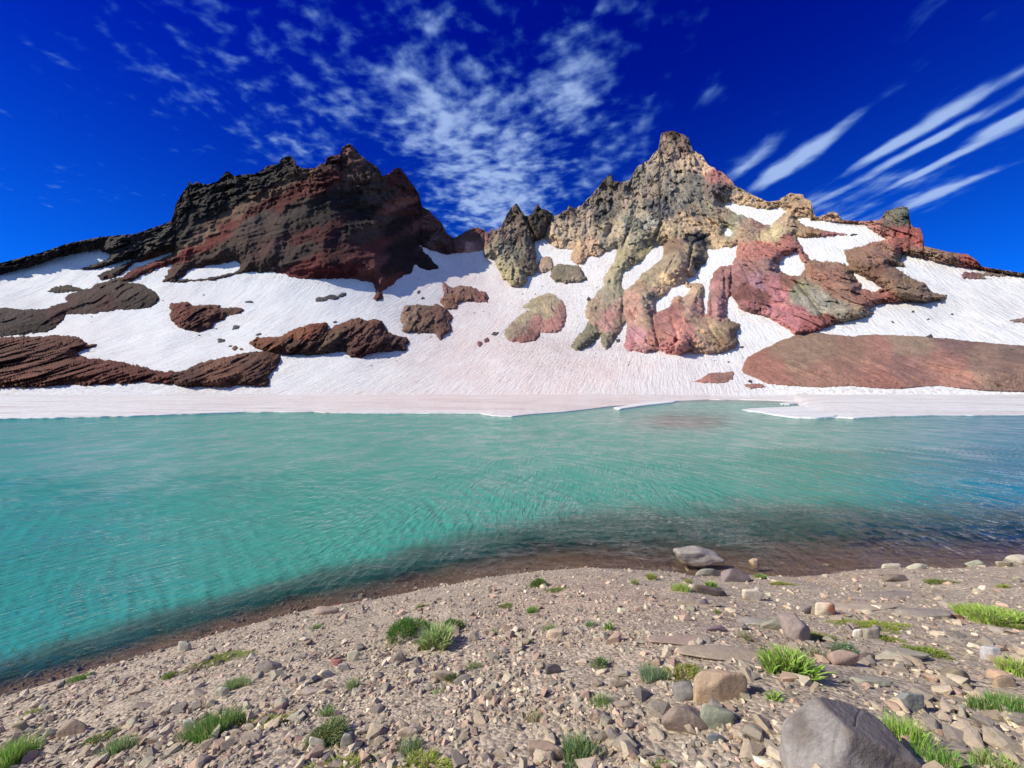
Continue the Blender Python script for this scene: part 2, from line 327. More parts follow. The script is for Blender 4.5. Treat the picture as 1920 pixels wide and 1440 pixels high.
TWO_TONE = [(979,576),(992,566),(1010,555),(1027,550),(1042,554),(1055,565),(1062,580),(1061,600),(1054,620),(1044,624),(1027,624),(1014,621),(1012,630),(1005,638),(985,643),(960,642),(945,630),(946,622),(955,608),(970,595),(985,585),(996,581)]
TAN_BLOCK = [(1004,510),(1007,497),(1012,485),(1020,480),(1032,483),(1037,490),(1038,503),(1030,506),(1018,512)]
STRIPED = [(1031,520),(1038,500),(1050,495),(1075,496),(1086,498),(1093,510),(1101,523),(1090,529),(1060,531),(1040,529)]
MORAINE = [(1391,694),(1395,680),(1400,672),(1420,660),(1440,650),(1470,636),(1500,626),(1530,622),(1560,626),(1600,631),(1630,627),(1680,628),(1750,633),(1800,637),(1860,643),(1920,649),(2450,668),(2450,745),(1920,735),(1850,733),(1760,723),(1690,729),(1640,727),(1600,724),(1540,726),(1480,724),(1440,720),(1410,706),(1395,700)]
RED_LOW = [(1297,716),(1315,710),(1332,700),(1352,698),(1377,697),(1374,710),(1365,717),(1347,719),(1320,718)]
RED_LOW2 = [(1395,722),(1422,718),(1437,726),(1405,728)]
RED_FAR = [(1803,516),(1810,510),(1850,511),(1905,516),(1880,518),(1840,518),(1865,525),(1835,523),(1822,522),(1806,522)]
EDGE_FAR = [(1890,601),(1905,597),(1930,594),(1990,597),(1990,606),(1925,607)]

def splats(*a): return np.array(a, float)
PAL = {}
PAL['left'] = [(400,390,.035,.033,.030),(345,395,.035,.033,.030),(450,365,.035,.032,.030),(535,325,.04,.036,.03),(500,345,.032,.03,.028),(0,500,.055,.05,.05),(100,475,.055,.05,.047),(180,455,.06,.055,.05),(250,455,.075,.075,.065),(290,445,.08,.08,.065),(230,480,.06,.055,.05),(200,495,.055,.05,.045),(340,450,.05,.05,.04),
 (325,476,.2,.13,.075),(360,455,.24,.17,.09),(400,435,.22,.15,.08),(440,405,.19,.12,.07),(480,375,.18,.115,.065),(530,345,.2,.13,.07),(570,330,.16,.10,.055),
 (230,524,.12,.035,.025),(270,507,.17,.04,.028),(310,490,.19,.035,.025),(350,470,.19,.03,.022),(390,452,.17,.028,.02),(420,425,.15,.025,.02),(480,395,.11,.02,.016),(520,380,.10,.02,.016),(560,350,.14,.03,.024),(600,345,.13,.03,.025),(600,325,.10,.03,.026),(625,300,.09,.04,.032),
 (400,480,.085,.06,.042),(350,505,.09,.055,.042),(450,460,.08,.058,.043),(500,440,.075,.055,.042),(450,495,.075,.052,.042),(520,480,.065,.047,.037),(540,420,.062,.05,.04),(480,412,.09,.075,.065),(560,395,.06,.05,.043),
 (620,380,.03,.027,.026),(660,370,.028,.026,.025),(690,390,.026,.024,.022),(600,410,.036,.03,.027),(660,420,.032,.026,.025),(745,420,.03,.02,.02),(760,460,.028,.02,.02),(740,490,.03,.02,.02),(780,485,.03,.02,.02),(800,500,.03,.02,.02),  # dark rock, with the shade of the right-facing slopes put into its colour
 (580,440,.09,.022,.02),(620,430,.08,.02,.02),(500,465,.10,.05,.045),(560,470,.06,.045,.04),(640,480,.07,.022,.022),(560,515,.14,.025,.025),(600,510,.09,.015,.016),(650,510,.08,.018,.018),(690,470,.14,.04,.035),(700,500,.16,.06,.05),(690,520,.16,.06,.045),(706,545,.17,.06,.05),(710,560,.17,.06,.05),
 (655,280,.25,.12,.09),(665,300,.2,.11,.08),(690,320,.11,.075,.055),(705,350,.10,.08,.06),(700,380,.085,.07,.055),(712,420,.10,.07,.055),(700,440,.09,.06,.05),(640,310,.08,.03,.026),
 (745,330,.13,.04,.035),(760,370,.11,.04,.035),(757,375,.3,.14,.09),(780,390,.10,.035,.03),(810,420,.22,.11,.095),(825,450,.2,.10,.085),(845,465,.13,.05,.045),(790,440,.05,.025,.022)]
PAL['mid'] = [(870,440,.16,.06,.05),(895,435,.18,.06,.05),(905,450,.25,.12,.10),(880,465,.5,.25,.21),(860,460,.2,.08,.07),
 (970,400,.16,.11,.08),(955,430,.3,.2,.14),(975,440,.2,.14,.1),(930,460,.26,.2,.13),(930,480,.4,.34,.22),(950,490,.36,.3,.17),(965,470,.2,.17,.12),(985,490,.17,.13,.1),(965,515,.42,.34,.17),(980,530,.36,.28,.15),(1005,400,.08,.06,.045),(1010,430,.09,.07,.05),(1030,420,.1,.08,.06),(1000,500,.36,.26,.13)]
PAL['right'] = [(1262,250,.10,.06,.045),(1250,270,.26,.18,.13),(1280,275,.17,.11,.09),(1265,300,.38,.28,.2),(1300,300,.5,.36,.24),(1325,315,.55,.37,.25),(1340,327,.33,.13,.12),(1362,335,.36,.15,.13),(1355,352,.13,.10,.10),(1335,358,.2,.16,.14),(1375,365,.25,.22,.17),(1230,310,.34,.26,.18),(1205,325,.22,.19,.15),(1146,335,.09,.075,.055),(1165,355,.16,.13,.1),(1120,370,.2,.16,.12),(1180,370,.32,.25,.18),
 (1100,395,.34,.25,.18),(1070,400,.2,.15,.11),(1125,400,.12,.11,.10),(1140,390,.16,.14,.12),(1060,430,.4,.3,.2),(1090,435,.36,.27,.19),(1050,455,.46,.33,.2),(1105,460,.48,.31,.19),(1085,485,.42,.26,.15),(1150,430,.4,.32,.22),(1140,455,.3,.25,.17),
 (1225,385,.12,.11,.11),(1240,395,.14,.13,.13),(1225,355,.24,.19,.14),(1200,400,.36,.29,.2),(1260,350,.3,.25,.19),(1275,375,.2,.18,.15),(1300,370,.17,.16,.14),(1300,400,.25,.2,.15),(1215,415,.3,.28,.23),(1330,390,.3,.25,.18),(1350,400,.3,.22,.14),(1300,345,.17,.16,.14),
 (1400,385,.45,.32,.2),(1380,368,.42,.3,.19),(1430,385,.48,.32,.19),(1480,375,.36,.24,.14),(1515,395,.42,.28,.16),(1490,395,.4,.26,.15),(1380,410,.28,.25,.17),(1370,425,.3,.27,.18),(1400,425,.36,.24,.16),(1420,415,.26,.15,.12),(1385,400,.28,.26,.2),
 (1187,420,.2,.2,.16),(1195,450,.34,.30,.2),(1200,470,.34,.29,.15),(1180,490,.3,.26,.15),(1230,440,.34,.27,.17),(1260,430,.4,.3,.18),(1290,415,.46,.32,.19),(1330,430,.48,.33,.19),(1340,450,.5,.35,.2),(1310,447,.08,.08,.085),(1318,470,.17,.14,.10),(1300,470,.3,.22,.13),(1262,460,.2,.13,.09),(1270,480,.26,.2,.14),(1250,500,.28,.22,.15),(1290,500,.42,.28,.17),(1310,490,.09,.08,.07),(1285,512,.45,.3,.2),
 (1410,440,.36,.24,.17),(1460,437,.46,.37,.2),(1430,448,.44,.33,.18),(1470,455,.42,.15,.12),(1430,465,.42,.15,.12),(1400,475,.40,.16,.13),(1495,475,.36,.14,.12),(1400,495,.33,.16,.15),(1440,500,.32,.18,.17),(1385,520,.32,.15,.15),(1420,530,.36,.18,.21),(1400,550,.2,.08,.07),(1430,560,.17,.07,.065),(1410,570,.3,.12,.12),(1450,530,.42,.17,.17),(1455,550,.45,.17,.19),(1450,575,.48,.18,.19),(1480,600,.5,.18,.2),(1470,620,.45,.15,.15),(1520,610,.38,.12,.12),(1500,590,.46,.17,.18),
 (1497,545,.25,.24,.15),(1515,560,.3,.28,.22),(1535,575,.34,.32,.26),(1570,585,.3,.26,.19),(1610,585,.28,.21,.14),(1555,600,.22,.08,.07),(1475,528,.25,.11,.08),(1530,500,.28,.14,.10),(1560,520,.3,.15,.11),(1580,545,.3,.16,.12),(1620,565,.3,.13,.10),(1660,565,.28,.10,.08),(1600,500,.22,.13,.08),(1620,480,.28,.15,.10),(1660,470,.26,.14,.10),(1700,490,.25,.16,.11),(1670,520,.24,.14,.09),(1700,545,.24,.16,.10),(1750,560,.25,.16,.11),(1640,510,.2,.10,.06),
 (1520,435,.34,.2,.11),(1500,425,.36,.23,.13),(1560,437,.3,.13,.12),(1475,420,.38,.27,.16),(1565,405,.42,.26,.16),(1600,416,.4,.2,.15),(1640,418,.36,.16,.13),(1685,395,.13,.14,.11),(1695,410,.10,.11,.085),(1670,408,.17,.14,.1),(1690,435,.36,.09,.08),(1720,440,.34,.085,.075),(1690,455,.24,.08,.065),(1660,440,.34,.14,.11),(1740,478,.28,.17,.12),(1780,485,.26,.14,.11),(1815,487,.34,.09,.08),(1900,515,.25,.17,.14),(1540,480,.3,.2,.14),
 (1150,510,.34,.29,.17),(1150,540,.3,.27,.17),(1140,560,.3,.26,.18),(1120,570,.33,.24,.16),(1115,595,.36,.25,.17),(1145,590,.46,.22,.18),(1155,575,.36,.24,.19),(1162,600,.26,.17,.12),(1130,610,.46,.24,.2),(1095,635,.2,.18,.115),(1110,620,.2,.18,.115),(1140,635,.21,.18,.12),(1085,650,.19,.17,.11),
 (1190,560,.42,.23,.18),(1185,590,.46,.24,.19),(1200,540,.3,.2,.13),(1215,525,.3,.24,.15),(1220,560,.34,.26,.18),(1210,600,.34,.22,.15),(1190,630,.42,.2,.24),(1200,650,.46,.22,.22),(1180,645,.45,.18,.2),(1220,650,.4,.18,.16),(1250,530,.55,.38,.2),(1240,540,.58,.36,.2),(1270,522,.56,.38,.22),
 (1240,600,.34,.15,.14),(1235,625,.32,.14,.12),(1260,650,.46,.17,.16),(1280,640,.5,.2,.17),(1285,610,.5,.2,.17),(1265,585,.28,.12,.11),(1295,560,.34,.22,.16),(1290,540,.46,.3,.2),(1305,540,.44,.3,.18),(1310,575,.34,.19,.17),(1300,595,.48,.3,.2),(1320,610,.42,.28,.18),(1345,625,.34,.24,.14),(1320,650,.42,.25,.16),(1360,645,.28,.18,.11),(1380,625,.24,.16,.10),(1345,540,.36,.18,.17),(1340,580,.4,.19,.19),(1355,520,.28,.13,.12),(1365,530,.24,.11,.11)]
def rock_colour(u, v, pal, warp=7.0, aniso=None):
    P_ = np.array(pal, float)
    wu = u + warp * 1.9 * fbm(u / 20, v / 26, u * 0 + 1.3, 5, .72) ; wv = v + warp * 2.3 * fbm(u / 20, v / 26, u * 0 + 7.7, 5, .72)
    num = np.zeros(u.shape + (3,), np.float32); den = np.zeros(u.shape, np.float32)
    ca, sa = (math.cos(math.radians(aniso)), -math.sin(math.radians(aniso))) if aniso else (1, 0)
    ka, kb = (.55, 1.7) if aniso else (1, 1.15)
    for (a, b, r, g, bb) in P_:
        du, dv = wu - a, wv - b
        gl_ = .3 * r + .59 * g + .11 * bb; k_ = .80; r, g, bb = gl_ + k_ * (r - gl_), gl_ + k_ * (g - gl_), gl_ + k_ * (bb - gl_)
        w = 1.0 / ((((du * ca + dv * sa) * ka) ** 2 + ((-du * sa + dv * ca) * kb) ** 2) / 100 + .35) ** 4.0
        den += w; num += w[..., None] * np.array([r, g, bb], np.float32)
    return num / den[..., None]

CLEFTS = [([(1172,520),(1168,560),(1166,610),(1160,632)], 3.0, 5), ([(1222,590),(1230,625),(1236,657)], 3, 4), ([(1322,590),(1330,615),(1362,660)], 2.5, 3), ([(1358,505),(1360,560),(1362,600)], 2.5, 4),
 ([(1372,500),(1370,550)], 2, 4), ([(1488,520),(1520,560),(1550,600)], 4, 5), ([(1265,560),(1258,590),(1270,630),(1262,660)], 3, 3), ([(1590,500),(1640,530),(1680,560),(1720,568)], 2.5, 4), ([(1180,430),(1165,470)], 3, 5), ([(1240,420),(1225,450),(1215,470)], 3, 5),
 ([(1330,440),(1300,455),(1290,500)], 2.5, 5), ([(1135,400),(1150,420),(1138,440)], 5, 8), ([(985,410),(1003,440),(1006,470)], 3.5, 10), ([(1265,480),(1248,512)], 2, 4), ([(1400,460),(1380,500)], 2, 3)]

def rock_patch(name, poly, holes, pal, mat, A, w, amp, step=1.6, skyline=False, urange=None, vrange=None, spine=None, clefts=False, vert=.45, col=None, jit=2.4, edge=3.0, push=0, strata=0, clip=None, rf=None, ramp=20, rough=1.0, dim=1.0):
    """A rock mass standing proud of the snow: sampled over its outline, pushed out from the slope by its own bulk and broken up by ridged relief, its rim sunk into the snow."""
    p = np.array(poly, float)
    u0, u1 = (p[:, 0].min() - 4, p[:, 0].max() + 4) if urange is None else urange
    core = np.arange(max(u0, -40), min(u1, 1960) + step, step)
    us = core
    if u0 < -40: us = np.concatenate([np.arange(u0, -40, 12), us])
    if u1 > 1960: us = np.concatenate([us, np.arange(1970, u1, 12)])
    v1 = p[:, 1].max() + 4 if vrange is None else vrange
    if skyline:
        vt = v_sky(us); n = int((v1 - vt.min()) / step)
        S = np.linspace(0, 1, n)[None, :]
        V = vt[:, None] + (v1 - vt[:, None]) * S; U = np.repeat(us[:, None], n, 1)
    else:
        vs = np.arange(p[:, 1].min() - 4, v1 + step, step); n = len(vs)
        U = np.repeat(us[:, None], n, 1); V = np.repeat(vs[None, :], len(us), 0)
    U = U.astype(np.float32); V = V.astype(np.float32)
    d = sdf(U, V, poly)
    for h in holes: d = np.minimum(d, -sdf(U, V, h))
    if clip:
        d = d + 5 * fbm(U / 16, V / 16, U * 0 + 5.1, 3)
        dc = sdf(U, V, clip[0])
        for h in clip[1]: dc = np.minimum(dc, -sdf(U, V, h))
        d = np.minimum(d, dc)
    d = d + jit * (1.6 * fbm(U / 16, V / 12, U * 0 + 4.2, 3) + 1.3 * fbm(U / 5, V / 4, U * 0 + 2.2, 3, .7)) * sstep(d + 8, 0, 4)
    Yb = snow_Y(U, V)
    Wp = to_world(U, V, Yb); X, Z = Wp[..., 0], Wp[..., 2]
    pr = sstep(d, -1, ramp)
    wx = X + 4 * fbm(X / 20, Z / 30, X * 0 + 8, 2)
    if rf is not None: rough = rf(U, V)
    big = fbm(wx / 46, Z / (46 / vert), Yb / 140, 2, .5, True)
    med = fbm(wx / 15 + .2 * Z / 15, Z / (15 / vert), Yb / 60, 3, .6, True)
    fin = fbm(wx / 5.0, Z / (5.0 / min(1, vert * 1.7)), Yb / 20, 4, .72, True)
    fx, fz = (X * .88 + Z * .47, Z * .88 - X * .47) if strata else (wx, Z)
    fs = (15.0, 7.5) if strata else (6.5, 15.0)
    fac = amp * .36 * rough * facets(fx / fs[0], fz / fs[1], 3) * sstep(d, -1, 9)
    blk = np.abs(perlin(wx / 9, Z / 11, X * 0 + 3)) + .5 * np.abs(perlin(wx / 3.5, Z / 4, X * 0 + 6))
    off = A * (1 - np.exp(-np.maximum(d, 0) / w)) + amp * pr * (.55 * big + .40 * med * (.4 + .6 * rough) + .05 * blk) + fac + amp * .24 * (fin + .4) * sstep(d, -1, 5) * rough
    # (facets turned along the beds in layered rock)
    if strata:
        q = (Z * .88 - X * .47); sw = q + 3 * fbm(X / 30, Z / 30, X * 0, 3)
        for per, wt in ((13.0, 1.0), (5.2, .5)):
            s_ = sw / per + .6 * fbm(X / 25, Z / 25, X * 0 + per, 3); saw = s_ - np.floor(s_); saw = np.where(saw < .8, saw / .8, (1 - saw) / .2)
            off = off + strata * wt * saw * pr * (.6 + .8 * fbm(X / 35, Z / 20, X * 0 + 1, 2))
    if spine is not None: off = off + spine(U, V) * sstep(d, -1, 40)
    if clefts:
        for pts, wd, dep in CLEFTS:
            dd = seg_dist(U, V, pts); off = off - dep * np.exp(-(dd / wd) ** 2) * pr
    jn = np.abs(perlin(wx / 13 + 3, Z / 24, X * 0 + 11) + .35 * perlin(wx / 5, Z / 8, X * 0 + 5))
    off = off - .7 * np.exp(-(jn / .05) ** 2) * sstep(d, 2, 8) * np.clip(amp / 9, .2, 1.2)
    off = np.maximum(off, .5 * sstep(d, 0, 2.0) + .3)
    off = np.where(d < 0, d * .45, off) + push * sstep(d, 0, 10)
    Y = Yb - off
    P3 = to_world(U, V, Y)
    C = dim * rock_colour(U, V, pal, aniso=30 if strata else None) if col is None else np.broadcast_to(np.array(col, np.float32), U.shape + (3,)) * (1 + .25 * fbm(U / 14, V / 9, U * 0, 3))[..., None]
    keep = d > -edge
    if skyline:                                   # carry the ridge over its crest and down the far side
        rows = []; crows = []; krows = []
        for dy, dz in ((6, 1.5), (18, 9), (60, 45), (170, 150)):
            q = P3[:, 0].copy(); q[:, 1] += dy; q[:, 2] -= dz; q[:, 0] += (U[:, 0] - U0) / F * dy; rows.append(q); crows.append(C[:, 0]); krows.append(keep[:, 0])
        P3 = np.concatenate([np.stack(rows[::-1], 1), P3], 1); C = np.concatenate([np.stack(crows[::-1], 1), C], 1); keep = np.concatenate([np.stack(krows[::-1], 1), keep], 1)
    nu, nv = keep.shape
    idx = np.arange(nu * nv).reshape(nu, nv)
    k = keep[:-1, :-1] & keep[1:, :-1] & keep[:-1, 1:] & keep[1:, 1:]
    q = np.stack([idx[:-1, :-1][k], idx[:-1, 1:][k], idx[1:, 1:][k], idx[1:, :-1][k]], 1)
    used = np.unique(q); remap = np.full(nu * nv, -1); remap[used] = np.arange(len(used))
    return mesh_obj(name, P3.reshape(-1, 3)[used], remap[q], mat, C.reshape(-1, 3)[used])

# ------------------------------------------------------------------ snow: the slope and the ice shelf by the water
us = np.concatenate([np.arange(-520, -30, 14), np.arange(-30, 1955, 3.0), np.arange(1960, 2440, 14)])
nr = 230
ys = shore_row(us)
vt = np.max([v_sky(us + k, False) for k in (-9, -6, -3, 0, 3, 6, 9)], 0) + 7
tt = np.linspace(0, 1, nr)[None, :] ** .8
V = vt[:, None] + (ys[:, None] - vt[:, None]) * tt; U = np.repeat(us[:, None], nr, 1)
Y = snow_Y(U, V)
X = (U - U0) / F * Y
Y = Y + (.25 * fbm(X / 3.0, Y / 9.0, U * 0, 3) + .8 * fbm(X / 14, Y / 40, U * 0 + 3, 2)) * sstep(738 - V, 0, 25)
P3 = to_world(U, V, Y)
def gs(u, v, ru, rv): return np.exp(-((U - u) / ru) ** 2 - ((V - v) / rv) ** 2)
pink = np.clip(.75 * gs(900, 600, 170, 130) + .7 * gs(1020, 700, 260, 60) + .85 * gs(860, 755, 560, 20) + .35 * gs(1200, 690, 250, 50) + .3 * gs(130, 620, 90, 20) + .25 * gs(330, 555, 70, 15) + .35 * gs(870, 500, 60, 60) + .3 * gs(1150, 500, 80, 80), 0, 1)
pink = np.clip(pink * (1 + .6 * fbm(U / 40, V / 30, U * 0, 3)), 0, 1)
grey = np.clip(.5 * gs(1750, 570, 260, 40) + .5 * gs(1060, 650, 80, 40) + .35 * gs(60, 570, 120, 20), 0, 1)
C = np.array([.66, .67, .67])[None, None] * (1 - pink[..., None]) + np.array([.66, .565, .545])[None, None] * pink[..., None]
C = C * (1 - .30 * grey[..., None] * np.array([1, 1.03, 1.05]))
edge_d = 0
for pl_ in (LEFT_PEAK, SUMMIT, PINN, TURTLE, TURTLE_H, TWO_TONE, MID_BAND, LEFT_BAND, HEART, MORAINE, STRIPED):
    edge_d = np.maximum(edge_d, np.exp(-seg_dist(U, V - 7, pl_, True) / 9))
edge_d = .75 * edge_d
dirt = np.clip(1.1 * gs(1060, 650, 85, 45) + .7 * gs(1100, 580, 70, 60) + .35 * gs(1000, 620, 200, 90) + .4 * gs(1150, 500, 60, 60) + .22 + edge_d + .3 * gs(1700, 770, 300, 9) + .3 * gs(980, 772, 60, 7), 0, 1)
rows = []
for dy, dz in ((10, 3), (40, 40), (150, 150)):
    q = P3[:, 0].copy(); q[:, 1] += dy; q[:, 2] -= dz; rows.append(q)
low = P3[:, -1].copy(); low[:, 2] = -.25; low[:, 1] += .05      # the ice edge drops into the water
low2 = low.copy(); low2[:, 1] += 2.0; low2[:, 2] = -1.5
P3 = np.concatenate([np.stack(rows[::-1], 1), P3, low[:, None], low2[:, None]], 1)
ext = lambda a: np.concatenate([a[:, :1]] * 3 + [a] + [a[:, -1:]] * 2, 1)
C = ext(C); dirt = ext(dirt); shelf = ext(sstep(V + 5 * fbm(U / 60, V / 5, U * 0, 3), 730, 752))
nu, nv = P3.shape[:2]; idx = np.arange(nu * nv).reshape(nu, nv)
q = np.stack([idx[:-1, :-1], idx[:-1, 1:], idx[1:, 1:], idx[1:, :-1]], -1).reshape(-1, 4)
tag(mesh_obj('snowfield', P3.reshape(-1, 3), q, M_snow, C.reshape(-1, 3), extra={'dirt': dirt, 'shelf': shelf}), kind='structure')

# ------------------------------------------------------------------ the rock masses
def rf_left(U, V):
    top = V - v_sky(U, False); return .22 + .78 * np.maximum(sstep(-top, -75, -35), .8 * sstep(U, 620, 680) * sstep(-V, -480, -400))
def rf_right(U, V):
    a = sstep(-V, -470, -400) * sstep(-U, -1420, -1340); return .62 + .38 * a
def lp_spine(U, V):
    c = np.interp(V, [270, 330, 400, 480, 560], [655, 690, 708, 700, 706])
    du = U - c
    right = np.exp(-np.maximum(du, 0) / 55.0); left = np.exp(-np.maximum(-du, 0) / 260.0)
    cav = -7 * np.exp(-((U - 668) / 26) ** 2 - ((V - 385) / 40) ** 2)
    return 13 * np.where(du > 0, right, left) * sstep(V, 240, 330) + cav
def sm_spine(U, V):
    a = 10 * np.exp(-((U - 1265) / 60) ** 2) * sstep(V, 230, 400)
    b = 8 * np.exp(-((U - 1195) / 26) ** 2 - ((V - 450) / 60) ** 2) + 7 * np.exp(-((U - 1262) / 18) ** 2 - ((V - 480) / 36) ** 2) + 7 * np.exp(-((U - 1310) / 16) ** 2 - ((V - 470) / 40) ** 2)
    b = b + 7 * np.exp(-((U - 1235) / 22) ** 2 - ((V - 370) / 36) ** 2) + 6 * np.exp(-((U - 1340) / 45) ** 2 - ((V - 355) / 22) ** 2) + 6 * np.exp(-((U - 1692) / 16) ** 2 - ((V - 400) / 18) ** 2)
    return a + b
def T(o, *a, **k): return tag(o, *a, **k)
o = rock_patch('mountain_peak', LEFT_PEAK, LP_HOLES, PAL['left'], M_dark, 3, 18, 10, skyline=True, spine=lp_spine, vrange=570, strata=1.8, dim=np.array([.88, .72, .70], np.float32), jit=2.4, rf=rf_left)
T(o, 'dark layered peak of black and red rock left of the snowy col', 'mountain peak')
o = rock_patch('mountain_ridge', COL, [], PAL['mid'], M_rock, 4, 10, 7, skyline=True, urange=(846, 926), vrange=482)
T(o, 'low reddish rock wall closing the snowy col between the two peaks', 'ridge')
o = rock_patch('rock_pinnacle', PINN, [], PAL['mid'], M_rock, 6, 9, 12, skyline=True, urange=(902, 1046), vrange=545, clefts=True, push=4)
T(o, 'tan and brown cluster of pointed pinnacles standing right of the snowy col', 'rock pinnacle')
o = rock_patch('mountain_peak', SUMMIT, S_HOLES, PAL['right'], M_rock, 3, 9, 11, skyline=True, urange=(1018, 2440), vrange=672, spine=sm_spine, clefts=True, dim=np.array([1.30, 1.26, 1.20], np.float32), jit=2.8, rf=rf_right)
T(o, 'tall tan and grey pointed summit with red lower buttresses and snow gullies', 'mountain peak')

SHOULDER = [(715,150),(860,150),(860,440),(864,480),(845,479),(805,470),(786,462),(772,432),(750,405),(728,372),(715,345)]
o = rock_patch('mountain_peak', SHOULDER, [], PAL['left'], M_rock, 1.5, 6, 9, skyline=True, urange=(708, 864), vrange=482, clip=(LEFT_PEAK, []), push=3, dim=.75)
T(o, 'reddish shoulder peak joined to the right side of the dark layered peak', 'mountain peak')
for nm, poly, ur, vr, lab, cat in (
 ('rock_tor', [(1452,150),(1532,150),(1532,408),(1505,400),(1480,388),(1452,384)], (1446,1538), 412, 'squat tan rock knob on the skyline just right of the high snow patch', 'rock knob'),
 ('rock_tor', [(1538,150),(1580,150),(1580,414),(1538,412)], (1532,1586), 420, 'small tan rock cone on the skyline between the squat knob and the square tor', 'rock knob'),
 ('rock_tor', [(1656,150),(1709,150),(1709,424),(1690,420),(1668,416),(1655,410)], (1650,1714), 428, 'dark grey square rock tor on top of the red block, right skyline', 'rock tor'),
 ('rock_tor', [(1626,413),(1656,412),(1668,418),(1690,422),(1712,150),(1736,150),(1736,464),(1700,462),(1665,448),(1640,430)], (1622,1740), 468, 'red blocky cliff under the dark square tor on the right skyline', 'rock cliff')):
    o = rock_patch(nm, poly, [], PAL['right'], M_rock, 2.5, 5, 6, skyline=True, urange=ur, vrange=vr, clip=(SUMMIT, S_HOLES), push=2.5, jit=.8)
    T(o, lab, cat)
for poly, lab in (
 ([(1160,480),(1172,505),(1168,560),(1170,640),(1130,670),(1060,670),(1060,600),(1120,500)], 'left rock buttress, grey-green above and pink below with two forked toes'),
 ([(1172,560),(1230,520),(1300,515),(1335,530),(1345,590),(1400,600),(1400,670),(1160,675)], 'broad pink and tan buttress with vertical clefts above the ice shelf'),
 ([(1330,500),(1360,500),(1368,545),(1364,600),(1325,600),(1326,540)], 'narrow dark pink rib between two thin snow gullies'),
 ([(1375,455),(1440,447),(1495,452),(1520,520),(1600,560),(1650,590),(1560,640),(1450,640),(1366,560)], 'large rose-red cliff with a grey-green patch above the scree hill'),
 ([(1585,455),(1640,450),(1690,458),(1700,520),(1800,550),(1780,575),(1690,570),(1640,540),(1590,505)], 'brown scree-covered rib at the right running down into the snowfield')):
    o = rock_patch('rock_buttress', poly, [], PAL['right'], M_rock, 2.0, 7, 11, clip=(SUMMIT, S_HOLES), clefts=True, push=1.6, step=1.5, dim=np.array([1.18, 1.14, 1.12], np.float32), jit=2.6, rf=rf_right)
    T(o, lab, 'rock buttress')

def outcrop(name, poly, pal, mat, A, w, amp, label, cat='rock outcrop', step=1.2, **k):
    return T(rock_patch(name, poly, [], [(0, 0) + c if len(c) == 3 else c for c in pal], mat, A, w, amp, step=step, **k), label, cat)
outcrop('rock_outcrop', LEFT_BAND, [(0,670,.085,.045,.03),(80,650,.085,.042,.03),(100,700,.10,.05,.032),(200,700,.10,.04,.028),(300,705,.085,.03,.022),(340,715,.06,.035,.026),(420,700,.12,.07,.045),(480,700,.08,.05,.035),(40,720,.14,.07,.045)], M_scree, 2, 14, 11, 'long dark brown rock band above the ice shelf, running in from the left edge', 'rock band', jit=2.6, dim=np.array([1.35, .95, .85], np.float32), rough=.7)
outcrop('rock_outcrop', MID_BAND, [(500,640,.17,.08,.04),(560,620,.18,.075,.035),(600,610,.14,.05,.03),(560,650,.09,.055,.04),(620,640,.12,.09,.06),(680,620,.13,.075,.055),(680,650,.09,.045,.04),(740,640,.08,.05,.045),(640,650,.07,.05,.045)], M_rock, 3, 9, 12, 'craggy brown mid-slope rock band with a knobbly right end', 'rock band', dim=np.array([1.25, .95, .85], np.float32))
outcrop('rock_mound', MOUND, [(40,585,.07,.055,.05),(60,610,.03,.02,.018),(160,570,.08,.055,.048),(240,545,.085,.065,.052),(250,570,.05,.035,.03),(120,580,.08,.03,.03),(200,580,.08,.035,.032)], M_scree, 3.5, 22, 3, 'smooth dark brown rock mound on the left snow slope below the red streak', 'rock mound', dim=np.array([.85, .72, .68], np.float32))
outcrop('rock_mound', MOUND_S, [(110,540,.07,.06,.05)], M_scree, 2.5, 8, 1.2, 'small flat dark mound poking out of the snow left of the big smooth mound', 'rock mound', dim=np.array([.85, .72, .68], np.float32))
outcrop('rock_outcrop', HEART, [(340,580,.17,.045,.028),(380,600,.12,.04,.026),(440,583,.13,.06,.035),(400,580,.15,.05,.03)], M_rock, 2, 9, 8, 'red-brown heart-shaped rock outcrop alone in the middle of the left snow slope')
outcrop('rock_outcrop', TURTLE, [(790,600,.22,.12,.075),(770,585,.26,.16,.10),(835,600,.18,.08,.06),(835,620,.18,.08,.06),(800,618,.16,.08,.055)], M_rock, 3.5, 8, 8, 'lower blocky brown outcrop of the stepped pair on the central snow')
outcrop('rock_outcrop', TURTLE_H, [(850,565,.26,.12,.07),(870,550,.25,.12,.09),(905,558,.28,.11,.09),(835,537,.26,.12,.10),(885,555,.24,.11,.08)], M_rock, 3, 8, 7, 'upper reddish-brown outcrop of the stepped pair, tapering up to a small point')
outcrop('rock_outcrop', TWO_TONE, [(1030,560,.44,.33,.2),(1000,572,.4,.32,.18),(1020,585,.42,.32,.19),(985,595,.38,.3,.18),(1040,605,.46,.2,.16),(1050,590,.4,.2,.16),(1010,610,.44,.2,.16),(970,618,.3,.2,.14),(975,635,.34,.14,.11),(1000,628,.3,.13,.11),(955,622,.34,.26,.16)], M_rock, 4.5, 11, 5, 'two-tone tan and pink rock outcrop in the centre of the cirque snow')
outcrop('rock_outcrop', TAN_BLOCK, [(1020,495,.42,.27,.17)], M_rock, 5, 5, 2, 'small rounded tan block wedged at the foot of the pinnacles')
outcrop('rock_outcrop', STRIPED, [(1060,505,.24,.2,.13),(1075,520,.32,.24,.16),(1045,520,.2,.16,.10)], M_rock, 7, 6, 4, 'stubby grey-brown block with vertical grooves in the upper snow, right of the tan block', vert=.2)
